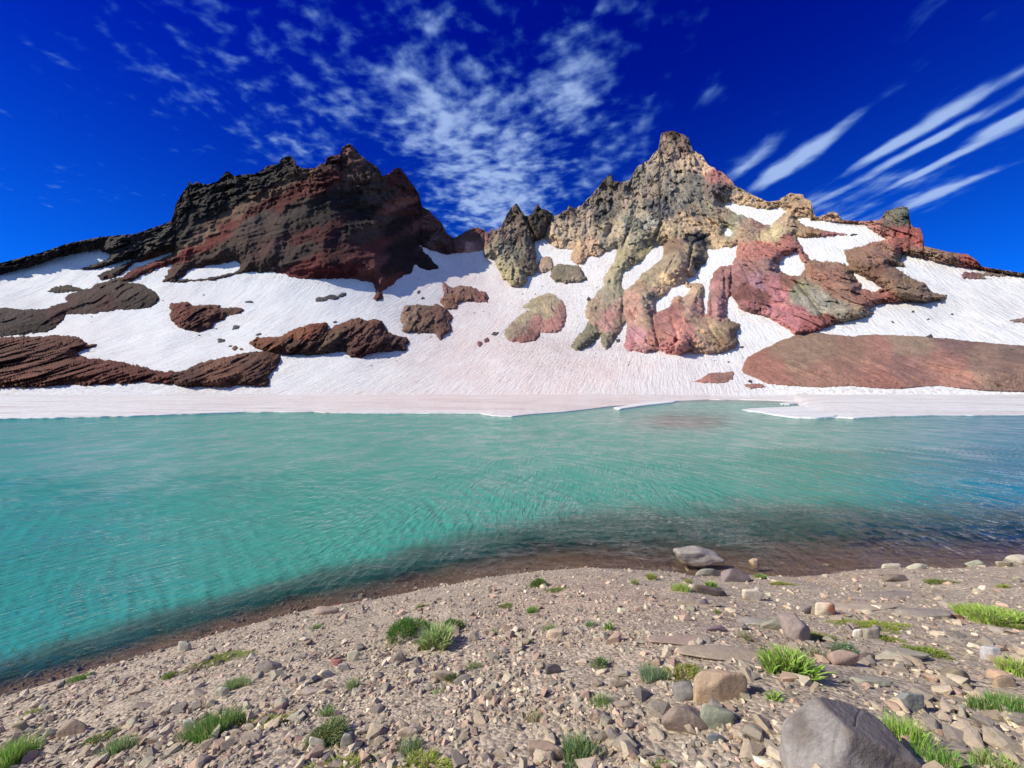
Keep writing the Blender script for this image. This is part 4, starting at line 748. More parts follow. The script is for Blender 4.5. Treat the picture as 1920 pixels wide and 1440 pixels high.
GREY, BRN, TAN, PALE = (.27, .245, .235), (.25, .19, .155), (.46, .34, .24), (.60, .53, .44)
ROCKS = [
 ('boulder','huge grey-brown boulder with a pale left face at the bottom right',(1458,1306,1745,1500),(.33,.30,.285),dict(hf=.55,seed=12,lvl=6,soft=30,rough=.035,pl=[(-.78,-.45,.5,.60),(.30,-.22,.92,.44),(0,1,.35,.62),(1,.15,.1,.95),(-1,.1,0,.9),(0,-1,.05,.95),(0,0,-1,.9),(-.25,.5,.85,.62)],crack=True,col2=(.18,.15,.135),sink=.35,cat='boulder',ang=.3)),
 ('boulder','rounded tan boulder with squared shoulders beside the green-grey stone',(1297,1254,1402,1336),(.50,.36,.25),dict(hf=.62,seed=21,lvl=5,planes=9,soft=18,rough=.025,cat='boulder',sink=.25)),
 ('boulder','smooth green-grey oval stone resting against the tan boulder',(1312,1322,1378,1376),(.30,.31,.235),dict(hf=.6,seed=5,lvl=5,planes=6,soft=8,rough=.02,ang=.15,tilt=.2)),
 ('stone','blue-grey squarish stone just below the green-grey oval stone',(1325,1373,1361,1406),(.20,.215,.23),dict(hf=.55,seed=31)),
 ('stone','brown sloping slab half buried left of the green-grey oval stone',(1240,1322,1330,1384),(.30,.23,.19),dict(hf=.35,seed=8,lvl=5)),
 ('stone','slate-grey leaning stone between the brown slab and tan boulder',(1262,1276,1303,1328),(.25,.23,.22),dict(hf=.5,seed=9)),
 ('stone','pale cream block near the shore right of the purple-grey boulder',(1391,1104,1434,1133),(.66,.58,.47),dict(hf=.55,seed=11,planes=8)),
 ('boulder','purple-grey domed boulder at the water edge',(1351,1066,1409,1101),(.25,.20,.20),dict(hf=.65,seed=14,cat='boulder',lvl=5)),
 ('stone','flat grey stone at the water edge left of the purple-grey boulder',(1304,1066,1348,1086),(.33,.31,.27),dict(hf=.5,seed=15)),
 ('stone','dark brown wedge slab below the flat grey shore stone',(1298,1096,1364,1123),(.18,.14,.12),dict(hf=.4,seed=16,tilt=.15)),
 ('stone','wide flat tan slab flush with the gravel, crossed by cracks',(1232,1108,1355,1146),(.42,.33,.24),dict(hf=.12,seed=17,lvl=5,crack=True,sink=.4)),
 ('stone','small lilac-grey stone sitting on the wide tan slab',(1306,1122,1329,1142),(.29,.24,.23),dict(hf=.6,seed=18)),
 ('bedrock_slab','long pinkish bedrock slab left of the purple flat stone',(1210,1166,1340,1222),(.42,.31,.25),dict(hf=.13,seed=19,lvl=5,crack=True,sink=.4,rough=.035,cat='bedrock slab')),
 ('bedrock_slab','cracked tan bedrock slab above the yellow-green mat',(1268,1184,1432,1250),(.40,.32,.245),dict(hf=.16,seed=24,lvl=6,crack=True,sink=.38,rough=.05,cat='bedrock slab')),
 ('stone','flat purple stone on the upper edge of the bedrock slabs',(1324,1172,1366,1190),(.24,.17,.20),dict(hf=.4,seed=22)),
 ('bedrock_slab','wrinkled grey bedrock slab below the pale cream block',(1380,1138,1460,1184),(.38,.34,.29),dict(hf=.16,seed=23,lvl=5,rough=.08,sink=.38,cat='bedrock slab')),
 ('stone','pale oblong stone under a small pale-green tuft in mid gravel',(1024,1178,1058,1200),(.58,.47,.35),dict(hf=.5,seed=25,tilt=-.2)),
 ('stone','small pale pink block alone on the pinkish soil',(1188,1136,1206,1151),(.55,.40,.32),dict(hf=.6,seed=26)),
 ('stone','dark charcoal stone leaning in the middle gravel',(1022,1244,1053,1269),(.14,.12,.12),dict(hf=.5,seed=27,tilt=-.3)),
 ('stone','round grey-brown stone with a flat top near the bottom centre',(1119,1370,1147,1396),(.34,.28,.24),dict(hf=.6,seed=28)),
 ('stone','split grey-brown stone with a pale back half',(1104,1328,1137,1363),(.28,.22,.19),dict(hf=.5,seed=29,col2=(.48,.38,.3))),
 ('stone','wide brown stone at the bottom edge under the dark grass tuft',(990,1388,1062,1436),(.33,.24,.19),dict(hf=.4,seed=30,lvl=5)),
 ('stone','cream angular stone at the bottom edge in front of the wide brown stone',(999,1408,1040,1446),(.55,.43,.33),dict(hf=.5,seed=41)),
 ('stone','pinkish rounded pair-like stone left of the brown slab',(1150,1312,1188,1334),(.32,.25,.21),dict(hf=.5,seed=32)),
 ('stone','long tan-grey block lying above the rounded stone pair',(1140,1276,1178,1296),(.37,.30,.24),dict(hf=.4,seed=33)),
 ('boulder','long brown boulder near the shore on the right bank',(1652,1076,1704,1096),(.24,.19,.155),dict(hf=.5,seed=34)),
 ('stone','long low grey slab just below the long brown shore boulder',(1616,1094,1736,1124),(.30,.25,.22),dict(hf=.14,seed=35,lvl=5,sink=.38)),
 ('bedrock_slab','big flat triangular grey slab on the right bank',(1676,1120,1785,1168),(.31,.265,.23),dict(hf=.2,seed=36,lvl=5,sink=.35,cat='bedrock slab')),
 ('bedrock_slab','thin tilted tan slab with a dark gap under its left end',(1545,1118,1690,1152),(.42,.34,.27),dict(hf=.2,seed=37,lvl=5,sink=.3,tilt=-.05,cat='bedrock slab')),
 ('stone','cream stone with a brick-orange face on the right bank',(1527,1128,1567,1163),(.60,.50,.38),dict(hf=.5,seed=38,col2=(.52,.20,.12))),
 ('stone','round dark grey stone left of the brick-orange stone',(1495,1135,1522,1156),(.22,.19,.175),dict(hf=.55,seed=39,soft=8)),
 ('bedrock_slab','large beige-grey flat slab below the moss mats',(1640,1200,1745,1252),(.40,.36,.285),dict(hf=.28,seed=40,lvl=5,sink=.3,cat='bedrock slab')),
 ('stone','dark maroon angular stone left of the beige-grey slab',(1599,1223,1641,1248),(.17,.125,.115),dict(hf=.45,seed=42)),
 ('stone','orange-tan flat round stone behind the smooth brown cobble',(1848,1242,1900,1288),(.52,.36,.24),dict(hf=.3,seed=43,soft=8)),
 ('stone','smooth brown oval cobble in front of the orange-tan stone',(1859,1266,1908,1295),(.36,.27,.19),dict(hf=.55,seed=44,soft=7,rough=.012,planes=6,lvl=5,sink=.2)),
 ('stone','long flat olive-brown stone left of the smooth brown cobble',(1763,1250,1822,1292),(.25,.205,.15),dict(hf=.35,seed=45,tilt=.15,sink=.2)),
 ('stone','pale blue-grey triangular stone above the orange-tan stone',(1836,1210,1879,1246),(.48,.45,.46),dict(hf=.45,seed=46,planes=7,soft=24)),
 ('stone','blue-grey angular stone right of the huge boulder top',(1670,1297,1733,1345),(.25,.255,.25),dict(hf=.45,seed=47,planes=9,soft=24,lvl=5)),
 ('stone','grey angular stone just under the long moss mat',(1613,1175,1652,1206),(.34,.30,.25),dict(hf=.5,seed=48)),
 ('stone','small white rounded stone left of the grey stone under the moss mat',(1597,1179,1617,1199),(.68,.62,.56),dict(hf=.6,seed=49,soft=8)),
 ('stone','flat cream stone at the left end of the dark green grass',(1801,1294,1832,1309),(.66,.58,.44),dict(hf=.35,seed=50)),
 ('stone','long narrow cream stone in front of a dark one at the lower right',(1854,1373,1900,1388),(.68,.58,.40),dict(hf=.35,seed=51)),
 ('stone','dark flat stone behind the long narrow cream stone',(1847,1360,1884,1378),(.20,.165,.155),dict(hf=.4,seed=52)),
 ('stone','tilted brown-pink wedge of rock behind the lime leafy plant',(1458,1150,1520,1216),(.33,.26,.235),dict(hf=.4,seed=53,lvl=5,sink=.3)),
 ('stone','grey-green block at the left foot of the brown-pink wedge',(1425,1160,1476,1188),(.35,.33,.26),dict(hf=.4,seed=54)),
 ('stone','flat slate-grey stone in the soil at the lower right',(1784,1314,1830,1342),(.31,.29,.275),dict(hf=.2,seed=55,sink=.4)),
 ('stone','pinkish sloping stone left of the dark maroon stone',(1550,1218,1612,1257),(.38,.27,.23),dict(hf=.35,seed=56)),
 ('stone','broken grey-green slab below the pinkish sloping stone',(1592,1250,1676,1296),(.33,.31,.25),dict(hf=.22,seed=57,lvl=5,sink=.38,rough=.07)),
 ('stone','thin grey slab at the lower right between grass and huge boulder',(1760,1384,1820,1420),(.33,.27,.23),dict(hf=.2,seed=58,sink=.4)),
 ('stone','pale flat stone at the right-bank waterline, left of its neighbour',(1652,1056,1690,1070),(.55,.49,.39),dict(hf=.55,seed=59)),
 ('stone','pale long flat stone at the right-bank waterline',(1698,1056,1740,1070),(.50,.46,.36),dict(hf=.5,seed=60)),
 ('stone','greenish pale stone at the waterline near the right edge',(1808,1050,1848,1068),(.48,.48,.36),dict(hf=.6,seed=61)),
 ('stone','low tan stone at the waterline close to the right edge',(1865,1052,1900,1067),(.42,.36,.25),dict(hf=.5,seed=62)),
 ('boulder','pale rounded boulder standing in the water at the right edge',(1880,1026,1946,1054),(.56,.50,.42),dict(hf=.6,seed=63,water=True,z=-.06,cat='boulder',soft=8,sink=.3)),
 ('boulder','grey wedge-shaped boulder standing alone in the shallow water',(1262,1003,1360,1049),(.46,.40,.36),dict(hf=.55,seed=64,water=True,z=-.09,cat='boulder',lvl=5,planes=9,soft=24,rough=.08,sink=.32,ang=.4)),
 ('stone','small orange-white stone in the water right of the wedge boulder',(1403,1038,1424,1056),(.60,.42,.30),dict(hf=.6,seed=65,water=True,z=-.04)),
 ('stone','white pointed stone standing upright in the left gravel',(651,1218,673,1249),(.66,.60,.44),dict(hf=.8,seed=66,ang=.45,soft=24)),
 ('stone','pinkish-red flat stone left of the white pointed stone',(622,1236,642,1254),(.48,.20,.19),dict(hf=.5,seed=67)),
 ('stone','grey block in front of the white pointed stone',(633,1242,658,1263),(.40,.36,.33),dict(hf=.6,seed=68)),
 ('boulder','broad grey stone with a brown top at the left of the gravel',(481,1238,529,1267),(.33,.29,.265),dict(hf=.5,seed=69,cat='stone',lvl=5)),
 ('stone','dark upright stone with a long shadow in the gravel, right of the red stone',(736,1220,763,1250),(.27,.22,.20),dict(hf=.75,seed=70,ang=.45)),
 ('stone','pale upright triangular stone right of the leafy pale plant',(877,1183,899,1210),(.50,.43,.36),dict(hf=.8,seed=71,ang=.45,soft=24)),
 ('stone','smooth grey egg-shaped stone near the bottom left of centre',(638,1374,661,1414),(.31,.29,.25),dict(hf=.75,seed=72,soft=7,rough=.012,planes=5)),
 ('stone','white angular stone left of the egg-shaped stone',(579,1381,609,1412),(.60,.55,.45),dict(hf=.6,seed=73,ang=.45)),
 ('stone','pale domed stone with grass at its foot near the bottom',(744,1362,784,1392),(.58,.45,.34),dict(hf=.6,seed=74)),
 ('stone','low rounded tan stone in the middle of the gravel',(813,1256,852,1284),(.42,.34,.26),dict(hf=.5,seed=75,soft=9)),
 ('stone','brownish rounded stone at the waterline left of centre',(588,1136,636,1157),(.38,.29,.24),dict(hf=.55,seed=76,soft=9)),
 ('stone','dark red stone under the shallow water at the left shore',(608,1118,648,1143),(.16,.055,.04),dict(hf=.4,seed=77,water=True,sink=.62)),
 ('boulder','whitish boulder at the waterline far left',(333,1202,361,1228),(.52,.49,.40),dict(hf=.65,seed=78,soft=9)),
 ('boulder','large tan stone with dark shadow in the bottom left corner',(105,1347,165,1389),(.36,.27,.215),dict(hf=.5,seed=79,lvl=5)),
 ('stone','grey stone with a square top in front of the green mat, left gravel',(403,1287,430,1314),(.46,.43,.35),dict(hf=.6,seed=80)),
 ('stone','pale grey-green stone at the left end of the dark green patch',(343,1348,370,1374),(.44,.43,.37),dict(hf=.6,seed=81)),
 ('stone','olive stone near the left edge above the tall grass',(20,1352,58,1382),(.33,.28,.19),dict(hf=.5,seed=82)),
 ('stone','dark grey stone right of the olive stone at lower left',(84,1366,114,1390),(.20,.18,.175),dict(hf=.5,seed=83)),
 ('stone','pale pink flat slab in the left gravel below the waterline stone',(565,1285,605,1308),(.40,.33,.28),dict(hf=.3,seed=84)),
 ('stone','flat brown stone half sunk in the left gravel',(245,1310,300,1332),(.30,.235,.20),dict(hf=.25,seed=85,sink=.38)),
]
for (nm, lab, box, col, kw) in ROCKS: place_rock(nm, lab, box, col, **kw)

# loose rubble: angular fragments
def frag(seed):
    r = np.random.default_rng(seed); bm = bmesh.new()
    for _ in range(11):
        p = r.normal(size=3); p /= np.linalg.norm(p); p *= (.8 + .25 * r.random()); bm.verts.new((p[0], p[1] * .75, p[2] * .5))
    res = bmesh.ops.convex_hull(bm, input=bm.verts); bmesh.ops.delete(bm, geom=list({e for e in list(res['geom_interior']) + list(res['geom_unused']) if isinstance(e, bmesh.types.BMVert)}), context='VERTS')
    bmesh.ops.triangulate(bm, faces=bm.faces); bmesh.ops.recalc_face_normals(bm, faces=bm.faces); bm.verts.index_update()
    out = (np.array([v.co[:] for v in bm.verts]), np.array([[v.index for v in f.verts] for f in bm.faces])); bm.free(); return out
FR = [frag(100 + i) for i in range(14)]
PALS = np.array([.88, .87, .81]) * np.array([(.50,.41,.33),(.42,.34,.27),(.58,.47,.38),(.36,.31,.27),(.62,.52,.42),(.46,.33,.27),(.30,.26,.24),(.54,.38,.31),(.68,.58,.47),(.46,.42,.34)])
def scatter(n, smin, smax, pw, seed, ymax=9.0):
    r = np.random.default_rng(seed); out = []
    Y_ = 1.25 * (ymax / 1.25) ** r.random(n); X_ = (r.random(n) * 3.1 - 1.55) * Y_
    z, s = ground_base(X_, Y_)
    size = smin * (smax / smin) ** (r.random(n) ** pw)
    dens = 1 - .62 * sstep(X_ / Y_, .05, .45) * (size < .06)        # the right bank is finer soil with slabs
    clump = fbm(X_ / .8, Y_ / .8, X_ * 0 + 2, 3)
    k = (s > -2.6) & (r.random(n) < dens * np.clip(.62 + 1.6 * clump, .05, 1))
    return X_[k], Y_[k], size[k], s[k], r
def xf(V_, size, rs):
    a, b, c = rs[0] * 6.283, (rs[1] - .5) * 1.0, (rs[2] - .5) * 1.0
    Rz = np.array([[math.cos(a), -math.sin(a), 0], [math.sin(a), math.cos(a), 0], [0, 0, 1]]); Rx = np.array([[1, 0, 0], [0, math.cos(b), -math.sin(b)], [0, math.sin(b), math.cos(b)]]); Ry = np.array([[math.cos(c), 0, math.sin(c)], [0, 1, 0], [-math.sin(c), 0, math.cos(c)]])
    return (V_ * size) @ (Rz @ Rx @ Ry).T
VS, FS, CS = [], [], []; base = 0
X_, Y_, S_, sd_, r = scatter(62000, .006, .035, 1.5, 50)
X2, Y2, S2, sd2, r2 = scatter(6200, .03, .08, 2.0, 51)
X_ = np.concatenate([X_, X2]); Y_ = np.concatenate([Y_, Y2]); S_ = np.concatenate([S_, S2]); sd_ = np.concatenate([sd_, sd2])
S_ = np.maximum(S_, .0022 * Y_)
Zp = ground_z(X_, Y_); R3 = r.random((len(X_), 3)); ci = r.integers(0, len(PALS), len(X_)); br = .55 + .75 * r.random(len(X_))
kind = r.integers(0, len(FR), len(X_)); stretch = .8 + .5 * r.random((len(X_), 3))
order = np.argsort(-(S_ / Y_)); order = [i for i in order]
big = [i for i in order if -1.36 < X_[i] / Y_[i] < 1.36 and (H - Zp[i]) / Y_[i] < .985 and sd_[i] > 0][:300]
bigset = set(int(i) for i in big)
for i in range(len(X_)):
    if i in bigset: continue
    fv, ff = FR[kind[i]]
    vv_ = xf(fv * stretch[i], S_[i], R3[i]); vv_ += (X_[i], Y_[i], Zp[i] + S_[i] * (.02 + .28 * R3[i][0]))
    c = PALS[ci[i]] * br[i] * (.6 if sd_[i] < .04 else 1)
    VS.append(vv_); FS.append(ff + base); CS.append(np.broadcast_to(c, vv_.shape)); base += len(vv_)
tag(mesh_obj('gravel', np.concatenate(VS), np.concatenate(FS), M_stone, np.concatenate(CS), smooth=False), 'loose fine rubble and gravel covering the near shore', 'gravel', kind='stuff')
FRM = {}
for i in big:
    key = (int(kind[i]), int(ci[i]))
    if key not in FRM:
        fv, ff = FR[key[0]]; o = mesh_obj('loose_stone', fv, ff, M_stone, np.broadcast_to(PALS[key[1]] * 1.0, fv.shape), smooth=False); FRM[key] = o.data
    else: o = link(bpy.data.objects.new('loose_stone', FRM[key]))
    o.location = (X_[i], Y_[i], Zp[i] + S_[i] * .25); o.scale = tuple(float(q) for q in stretch[i] * S_[i])
    o.rotation_euler = ((R3[i][1] - .5) * 1.0, (R3[i][2] - .5) * 1.0, R3[i][0] * 6.283)
    tag(o, 'one of the many small angular stones strewn over the near gravel shore', 'stone', 'small angular stones strewn over the near shore')

# stones that have rolled out on to the snow
r = np.random.default_rng(77); SN = {}
spots = [(700, 680, 60, 6), (780, 645, 40, 8), (540, 672, 50, 6), (400, 628, 50, 12), (300, 560, 60, 14), (1000, 655, 60, 10), (1080, 660, 40, 10), (1230, 674, 90, 6), (1400, 668, 40, 12), (650, 540, 80, 12), (990, 560, 30, 16), (1120, 545, 14, 22), (1700, 585, 60, 10), (900, 585, 40, 12), (240, 600, 60, 8), (1340, 680, 50, 10)]
for k in range(110):
    a_, b_, c_, d_ = spots[k % len(spots)]
    u = a_ + r.normal() * c_ * .7; v = min(b_ + r.normal() * d_, 730); sz = .25 + .9 * r.random() ** 3
    q_ = to_world(np.array([u]), np.array([v]), snow_Y(np.array([u]), np.array([v])) - .3)[0]
    ki = int(r.integers(0, 4))
    if ki not in SN:
        fv, ff = FR[ki]; o = mesh_obj('snow_stone', fv, ff, M_rock, np.broadcast_to(np.array([(.10,.06,.05),(.16,.10,.085),(.07,.06,.06),(.2,.11,.09)][ki]), fv.shape), smooth=False); SN[ki] = o.data
    else: o = link(bpy.data.objects.new('snow_stone', SN[ki]))
    o.location = q_.tolist(); o.scale = (sz, sz, sz * .9); o.rotation_euler = (r.random(), r.random(), r.random() * 6)
    tag(o, 'one of the tiny dark stones that have rolled out on to the snow slope', 'stone', 'tiny dark stones scattered on the snow slope')
# ------------------------------------------------------------------ plants of the near shore
def leaf_material():
    m = bpy.data.materials.new('alpine leaves'); m.use_nodes = True; t = NT(m.node_tree); t.n.clear()
    out = t.new('ShaderNodeOutputMaterial'); c = attr(t); p = t.new('ShaderNodeTexCoord').outputs['Object']
    n = t.noise(p, 30, 3, .6); f = t.math('ADD', t.math('MULTIPLY', t.math('SUBTRACT', n, .5), .8), 1.0); c = t.mix(1.0, c, t.comb(f, f, f), 'MULTIPLY')
    d = t.new('ShaderNodeBsdfPrincipled'); d.inputs['Roughness'].default_value = .55; d.inputs['Specular IOR Level'].default_value = .25; t.put(d.inputs['Base Color'], c)
    tr = t.new('ShaderNodeBsdfTranslucent'); t.put(tr.inputs[0], c)
    mx = t.new('ShaderNodeMixShader'); mx.inputs[0].default_value = .35; t.l.new(d.outputs[0], mx.inputs[1]); t.l.new(tr.outputs[0], mx.inputs[2]); t.l.new(mx.outputs[0], out.inputs[0])
    return m
M_leaf = leaf_material()
LIME, GREEN, DARK, BLUEG, OLIVE, YEL = (.37, .52, .12), (.18, .33, .08), (.06, .20, .02), (.24, .38, .20), (.22, .25, .05), (.36, .38, .08)
def plant(name, lab, u, v, w, h, kind, col, col2=None, seed=0, cat='plant', group=None):
    """(u, v) the middle of its foot, w and h its apparent size"""
    r = np.random.default_rng(seed + 900); x0, y0 = hit(u, v)
    k = y0 / F; W_ = w * k / 2; Hh = h * k
    tanv = (v - V0) / F
    P_ = dict(grass=(1.0, .0016, 26, .9), leafy=(.8, .0042, 17, .8), shrub=(.55, .0022, 60, .8), mat=(.30, .0026, 60, 1.2))[kind]
    area = W_ * 2 * max(W_, .03)
    D_ = min(W_, .9 * Hh / max(tanv, .3)) if kind == 'mat' else min(W_, .55 * Hh / max(tanv, .3) + .25 * W_)
    n = int(np.clip(W_ * D_ * 3.14 * {'grass': 11000, 'leafy': 9000, 'shrub': 52000, 'mat': 42000}[kind], 45, 5200))
    hgt = {'grass': .72 * Hh, 'leafy': .7 * Hh, 'shrub': .65 * Hh, 'mat': min(.035, .3 * Hh)}[kind]
    a = r.random(n) * 6.283; q = np.sqrt(r.random(n))
    edge = 1 + .3 * np.sin(a * 3 + seed) + .15 * np.sin(a * 7 + 2 * seed)
    bx = W_ * q * np.cos(a) * edge * .9; by = D_ * q * np.sin(a) * edge * .9
    if kind in ('grass', 'leafy'): bx *= .75; by *= .75
    cl = fbm((bx + seed) / .05, by / .05, bx * 0, 2)
    k_ = r.random(n) < (.55 + .8 * cl if kind in ('mat',) else 1.0); bx, by, q, a = bx[k_], by[k_], q[k_], a[k_]; n = len(bx)
    bz = ground_z(x0 + bx, y0 + by) - float(ground_z(np.array([x0]), np.array([y0]))[0])
    if kind == 'shrub': bz = bz + hgt * np.sqrt(np.clip(1 - q ** 2, 0, 1)) * r.random(n) ** .5; L = .028 * (.6 + .8 * r.random(n))
    elif kind == 'mat': bz = bz + hgt * r.random(n) * np.clip(1 - q ** 4, 0.1, 1); L = .02 * (.6 + .8 * r.random(n))
    else: L = hgt * (.55 + .6 * r.random(n)) * (1 - .25 * q)
    wd = P_[1] * (.7 + .7 * r.random(n)) * (1 if kind != 'leafy' else min(1.6, max(.8, Hh / .14)))
    lean = {'grass': .35, 'leafy': .5, 'shrub': .9, 'mat': 1.1}[kind]
    dirx = bx / max(W_, 1e-3) * lean + r.normal(size=n) * lean * .45; diry = by / max(D_, 1e-3) * lean + r.normal(size=n) * lean * .45
    th = r.random(n) * 6.283; sx, sy = np.cos(th) * wd, np.sin(th) * wd
    ts = np.array([0, .4, .75, 1.0]); ws = np.array([.7, 1.0, .7, .08]) if kind != 'grass' else np.array([1, .85, .55, .05])
    V_ = np.zeros((n, 4, 2, 3)); 
    for j, t_ in enumerate(ts):
        ox = dirx * L * t_ ** 1.6; oy = diry * L * t_ ** 1.6; oz = L * (t_ - .35 * lean * t_ ** 2)
        for s_, sg in ((0, -1), (1, 1)):
            V_[:, j, s_, 0] = bx + ox + sg * sx * ws[j]; V_[:, j, s_, 1] = by + oy + sg * sy * ws[j]; V_[:, j, s_, 2] = bz + oz - .004
    idx = np.arange(n * 8).reshape(n, 4, 2)
    Fq = np.concatenate([np.stack([idx[:, j, 0], idx[:, j, 1], idx[:, j + 1, 1], idx[:, j + 1, 0]], 1) for j in range(3)])
    c1 = np.array(col); c2 = np.array(col2 if col2 else col); m = (r.random(n) < .35)[:, None] if col2 else np.zeros((n, 1))
    cc = .97 * (c1 * (1 - m) + c2 * m) * (.7 + .6 * r.random(n))[:, None]
    dry = (r.random(n) < .16)[:, None]; cc = cc * (1 - dry) + np.array([.50, .42, .24]) * dry
    C = np.repeat(cc[:, None, :], 8, 1).reshape(-1, 3)
    o = mesh_obj(name, V_.reshape(-1, 3), Fq, M_leaf, C)
    o.location = (x0, y0, float(ground_z(np.array([x0]), np.array([y0]))[0]))
    return tag(o, lab, cat, group)
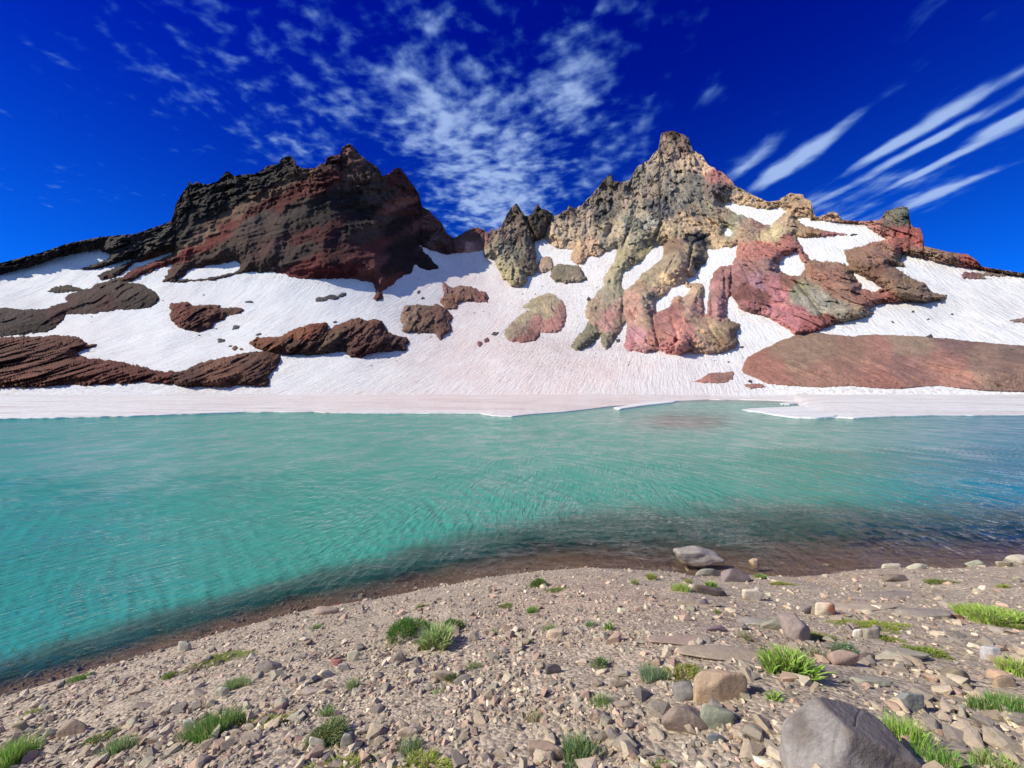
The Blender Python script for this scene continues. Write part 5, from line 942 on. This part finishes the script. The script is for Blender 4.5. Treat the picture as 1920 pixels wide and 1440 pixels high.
PL = [
 ('shrub','dense dark green cushion plant, largest plant of the middle gravel',762,1192,82,46,'shrub',DARK,(.12,.30,.04)),
 ('leafy_plant','pale green leafy plant with upright shoots beside the dark cushion',820,1212,62,66,'leafy',(.36,.50,.17),(.50,.60,.30)),
 ('shrub','dark green tuft tucked behind the pale leafy plant',850,1180,34,26,'shrub',DARK,GREEN),
 ('shrub','small round dark green cushion near the waterline in the centre',1010,1100,30,23,'shrub',(.10,.26,.03),GREEN),
 ('moss_mat','little olive mat trailing right from the waterline cushion',1042,1107,36,9,'mat',OLIVE,GREEN),
 ('grass_tuft','compact bright green round tuft below the waterline cushion',998,1149,26,23,'grass',(.16,.40,.04),GREEN),
 ('grass_tuft','pale green tuft on top of the pale oblong stone',1030,1182,30,21,'grass',(.36,.48,.18),GREEN),
 ('grass_tuft','blue-green tuft on the pinkish soil, left of the taller green one',1107,1174,26,18,'grass',BLUEG,GREEN),
 ('leafy_plant','upright green sprig with a dark shadow on the pinkish soil',1142,1182,20,30,'leafy',GREEN,(.3,.45,.1)),
 ('leafy_plant','faint small green rosette left of the pinkish soil',990,1206,26,14,'grass',GREEN,BLUEG),
 ('shrub','dark low plant among stones above the bluish grass tuft',1125,1253,24,26,'shrub',(.09,.18,.05),GREEN),
 ('grass_tuft','bluish grass tuft at the left end of the olive mat',1222,1272,66,40,'grass',BLUEG,(.32,.46,.28)),
 ('moss_mat','olive-green trailing mat between bluish grass and tan boulder',1278,1268,76,34,'mat',OLIVE,(.34,.36,.07)),
 ('grass_tuft','short grass tuft sprouting against the tan boulder top',1315,1266,30,20,'grass',(.3,.45,.16),GREEN),
 ('grass_tuft','low spreading green grass tuft in the lower middle gravel',1128,1322,54,30,'grass',(.28,.44,.12),BLUEG),
 ('grass_tuft','big dark bluish grass tuft on the wide brown stone, bottom centre',1085,1424,92,66,'grass',(.17,.29,.13),GREEN),
 ('leafy_plant','bright lime broad-leaved plant in front of the brown-pink wedge',1480,1262,94,76,'leafy',LIME,(.30,.52,.08)),
 ('shrub','small silvery blue-green clump left of the lime broad-leaved plant',1452,1258,28,20,'shrub',BLUEG,BLUEG),
 ('grass_tuft','bright lime tuft near the shore on the edge of the tan slab',1277,1108,42,27,'grass',LIME,(.5,.66,.2)),
 ('grass_tuft','yellowish small tuft behind the bright lime shore tuft',1290,1092,20,14,'grass',YEL,LIME),
 ('leafy_plant','little yellow-green plant close to the water, right of the thin sprigs',1222,1086,20,20,'leafy',YEL,LIME),
 ('leafy_plant','thin pale sprigs close to the water in the centre right',1190,1096,15,22,'grass',YEL,GREEN),
 ('leafy_plant','small lime plant behind the dark brown wedge slab',1334,1102,22,22,'leafy',LIME,GREEN),
 ('leafy_plant','small green plant at the waterline right of the purple-grey boulder',1427,1085,20,17,'leafy',GREEN,LIME),
 ('moss_mat','thin yellow-green strip near the waterline right of the purple boulder',1466,1096,40,10,'mat',YEL,OLIVE),
 ('moss_mat','long bright moss mat above the grey angular stone, right bank',1636,1176,128,30,'mat',(.26,.36,.04),(.36,.42,.06)),
 ('moss_mat','small moss patch squeezed between two stones under the long moss mat',1666,1200,34,16,'mat',(.26,.36,.04),OLIVE),
 ('moss_mat','moss mat on the right shoulder of the beige-grey slab',1742,1226,66,30,'mat',(.22,.33,.04),OLIVE),
 ('moss_mat','olive moss strip right above the silvery clump',1540,1198,52,20,'mat',OLIVE,(.3,.33,.05)),
 ('shrub','round silvery blue-green clump below the olive moss strip',1586,1226,38,28,'shrub',(.22,.34,.22),BLUEG),
 ('grass_tuft','wide lime grass patch reaching the right edge, upper bank',1862,1166,120,44,'leafy',(.42,.60,.12),LIME),
 ('moss_mat','dark moss mat under the right end of the wide lime grass',1906,1178,46,24,'mat',(.17,.30,.03),OLIVE),
 ('grass_tuft','lime grass clump at the right edge above the orange-tan stone',1908,1262,60,46,'leafy',(.42,.60,.12),LIME),
 ('grass_tuft','deep green grass bed at the right edge with dry stalks',1884,1334,140,50,'grass',(.14,.34,.06),GREEN),
 ('grass_tuft','small yellow-green grass clump below the deep green bed at the edge',1910,1362,40,26,'grass',YEL,GREEN),
 ('grass_tuft','bright grass strip along the right side of the huge boulder',1698,1392,98,74,'grass',(.34,.56,.10),LIME),
 ('grass_tuft','second grass strip below the first, at the boulder lower right',1768,1440,100,52,'grass',(.22,.45,.08),GREEN),
 ('grass_tuft','lime grass clump at the bottom edge, right of the boulder strips',1866,1444,96,46,'grass',LIME,GREEN),
 ('moss_mat','mottled green mat near the left waterline',415,1238,118,30,'mat',(.17,.27,.04),(.32,.34,.06)),
 ('grass_tuft','small green tuft left of the mottled waterline mat',317,1272,28,22,'grass',(.15,.30,.04),OLIVE),
 ('grass_tuft','pale grass strip between the mottled mat and dark green patch',440,1288,72,28,'grass',(.34,.46,.24),GREEN),
 ('grass_tuft','thick dark green grass patch in the lower left gravel',398,1378,110,64,'grass',(.14,.30,.06),GREEN),
 ('moss_mat','olive mat on the right end of the thick dark green patch',446,1358,50,34,'mat',OLIVE,GREEN),
 ('grass_tuft','low green tuft right at the far left waterline',145,1276,52,18,'grass',(.15,.30,.07),GREEN),
 ('grass_tuft','small yellowish tuft near the left edge',60,1342,32,22,'grass',YEL,GREEN),
 ('grass_tuft','tall bright grass clump in the bottom left corner',20,1434,84,76,'grass',(.26,.50,.08),GREEN),
 ('grass_tuft','spiky pale grass tuft in the lower left among stones',222,1410,66,46,'grass',(.36,.46,.26),GREEN),
 ('moss_mat','olive mat behind the spiky pale grass tuft',188,1388,44,26,'mat',OLIVE,GREEN),
 ('grass_tuft','pale green tuft below the grey block in the left gravel',662,1290,34,36,'grass',(.33,.45,.22),GREEN),
 ('grass_tuft','small mid-green tuft with a dry shadow, left of centre gravel',615,1340,36,34,'grass',(.20,.38,.10),BLUEG),
 ('moss_mat','long yellow-olive mat in the lower left gravel',518,1356,100,20,'mat',YEL,OLIVE),
 ('shrub','silvery green cushion above the white angular stone',618,1386,66,40,'shrub',(.18,.30,.12),OLIVE),
 ('grass_tuft','grass tuft at the foot of the pale domed stone',765,1408,58,40,'grass',(.25,.38,.18),GREEN),
 ('moss_mat','wide yellow-green mat at the bottom edge left of centre',788,1440,118,40,'mat',(.28,.36,.05),YEL),
 ('moss_mat','yellow-green mat at the bottom edge below the white angular stone',640,1440,110,30,'mat',(.28,.36,.06),YEL),
 ('leafy_plant','tiny pale plant near the left waterline stones',595,1178,24,14,'leafy',(.4,.5,.25),GREEN),
 ('grass_tuft','tiny bright tuft in the gravel above the pale domed stone',822,1300,30,12,'grass',(.2,.42,.1),GREEN),
 ('grass_tuft','thin pale tuft right of the low rounded tan stone',888,1252,38,18,'grass',(.36,.44,.24),GREEN),
 ('shrub','tiny dark plant attached to the low rounded tan stone',848,1277,20,16,'shrub',(.1,.18,.05),OLIVE),
 ('leafy_plant','tiny green plant right of the pale upright triangular stone',925,1188,16,14,'leafy',GREEN,DARK),
 ('moss_mat','tiny olive mat in the upper middle gravel',948,1138,30,10,'mat',OLIVE,GREEN),
 ('leafy_plant','tiny pale plant just above the dense dark cushion',790,1138,24,10,'leafy',YEL,GREEN),
 ('leafy_plant','small bright green plant at the left shoulder of the huge boulder',1450,1312,26,34,'leafy',(.28,.50,.07),LIME),
 ('leafy_plant','small green sprig at the right corner of the wide tan slab',1345,1150,16,16,'leafy',OLIVE,GREEN),
 ('grass_tuft','wispy dry grass behind the lime broad-leaved plant',1530,1232,44,34,'grass',(.42,.38,.26),(.35,.38,.2)),
 ('grass_tuft','wispy dry grass left of the wrinkled bedrock',1398,1200,40,26,'grass',(.36,.34,.22),(.3,.34,.16)),
 ('grass_tuft','thin dry tuft in the lower middle gravel, left of the split stone',1003,1350,44,30,'grass',(.42,.36,.22),(.35,.38,.2)),
 ('leafy_plant','tiny yellow plant by the shore at the upper right',1882,1102,20,14,'leafy',YEL,LIME),
 ('moss_mat','small dark moss spot near the waterline on the right bank',1758,1092,40,12,'mat',OLIVE,DARK),
 ('moss_mat','mossy tip at the bottom edge right of the big dark tuft',1238,1440,50,14,'mat',OLIVE,GREEN),
]
for i, (nm, lab, u, v, w, h, kd, c1, c2) in enumerate(PL): plant(nm, lab, u, v, w, h, kd, c1, c2, seed=i * 3 + 1, cat={'shrub': 'cushion plant', 'moss_mat': 'moss mat', 'grass_tuft': 'grass tuft', 'leafy_plant': 'plant'}[nm])
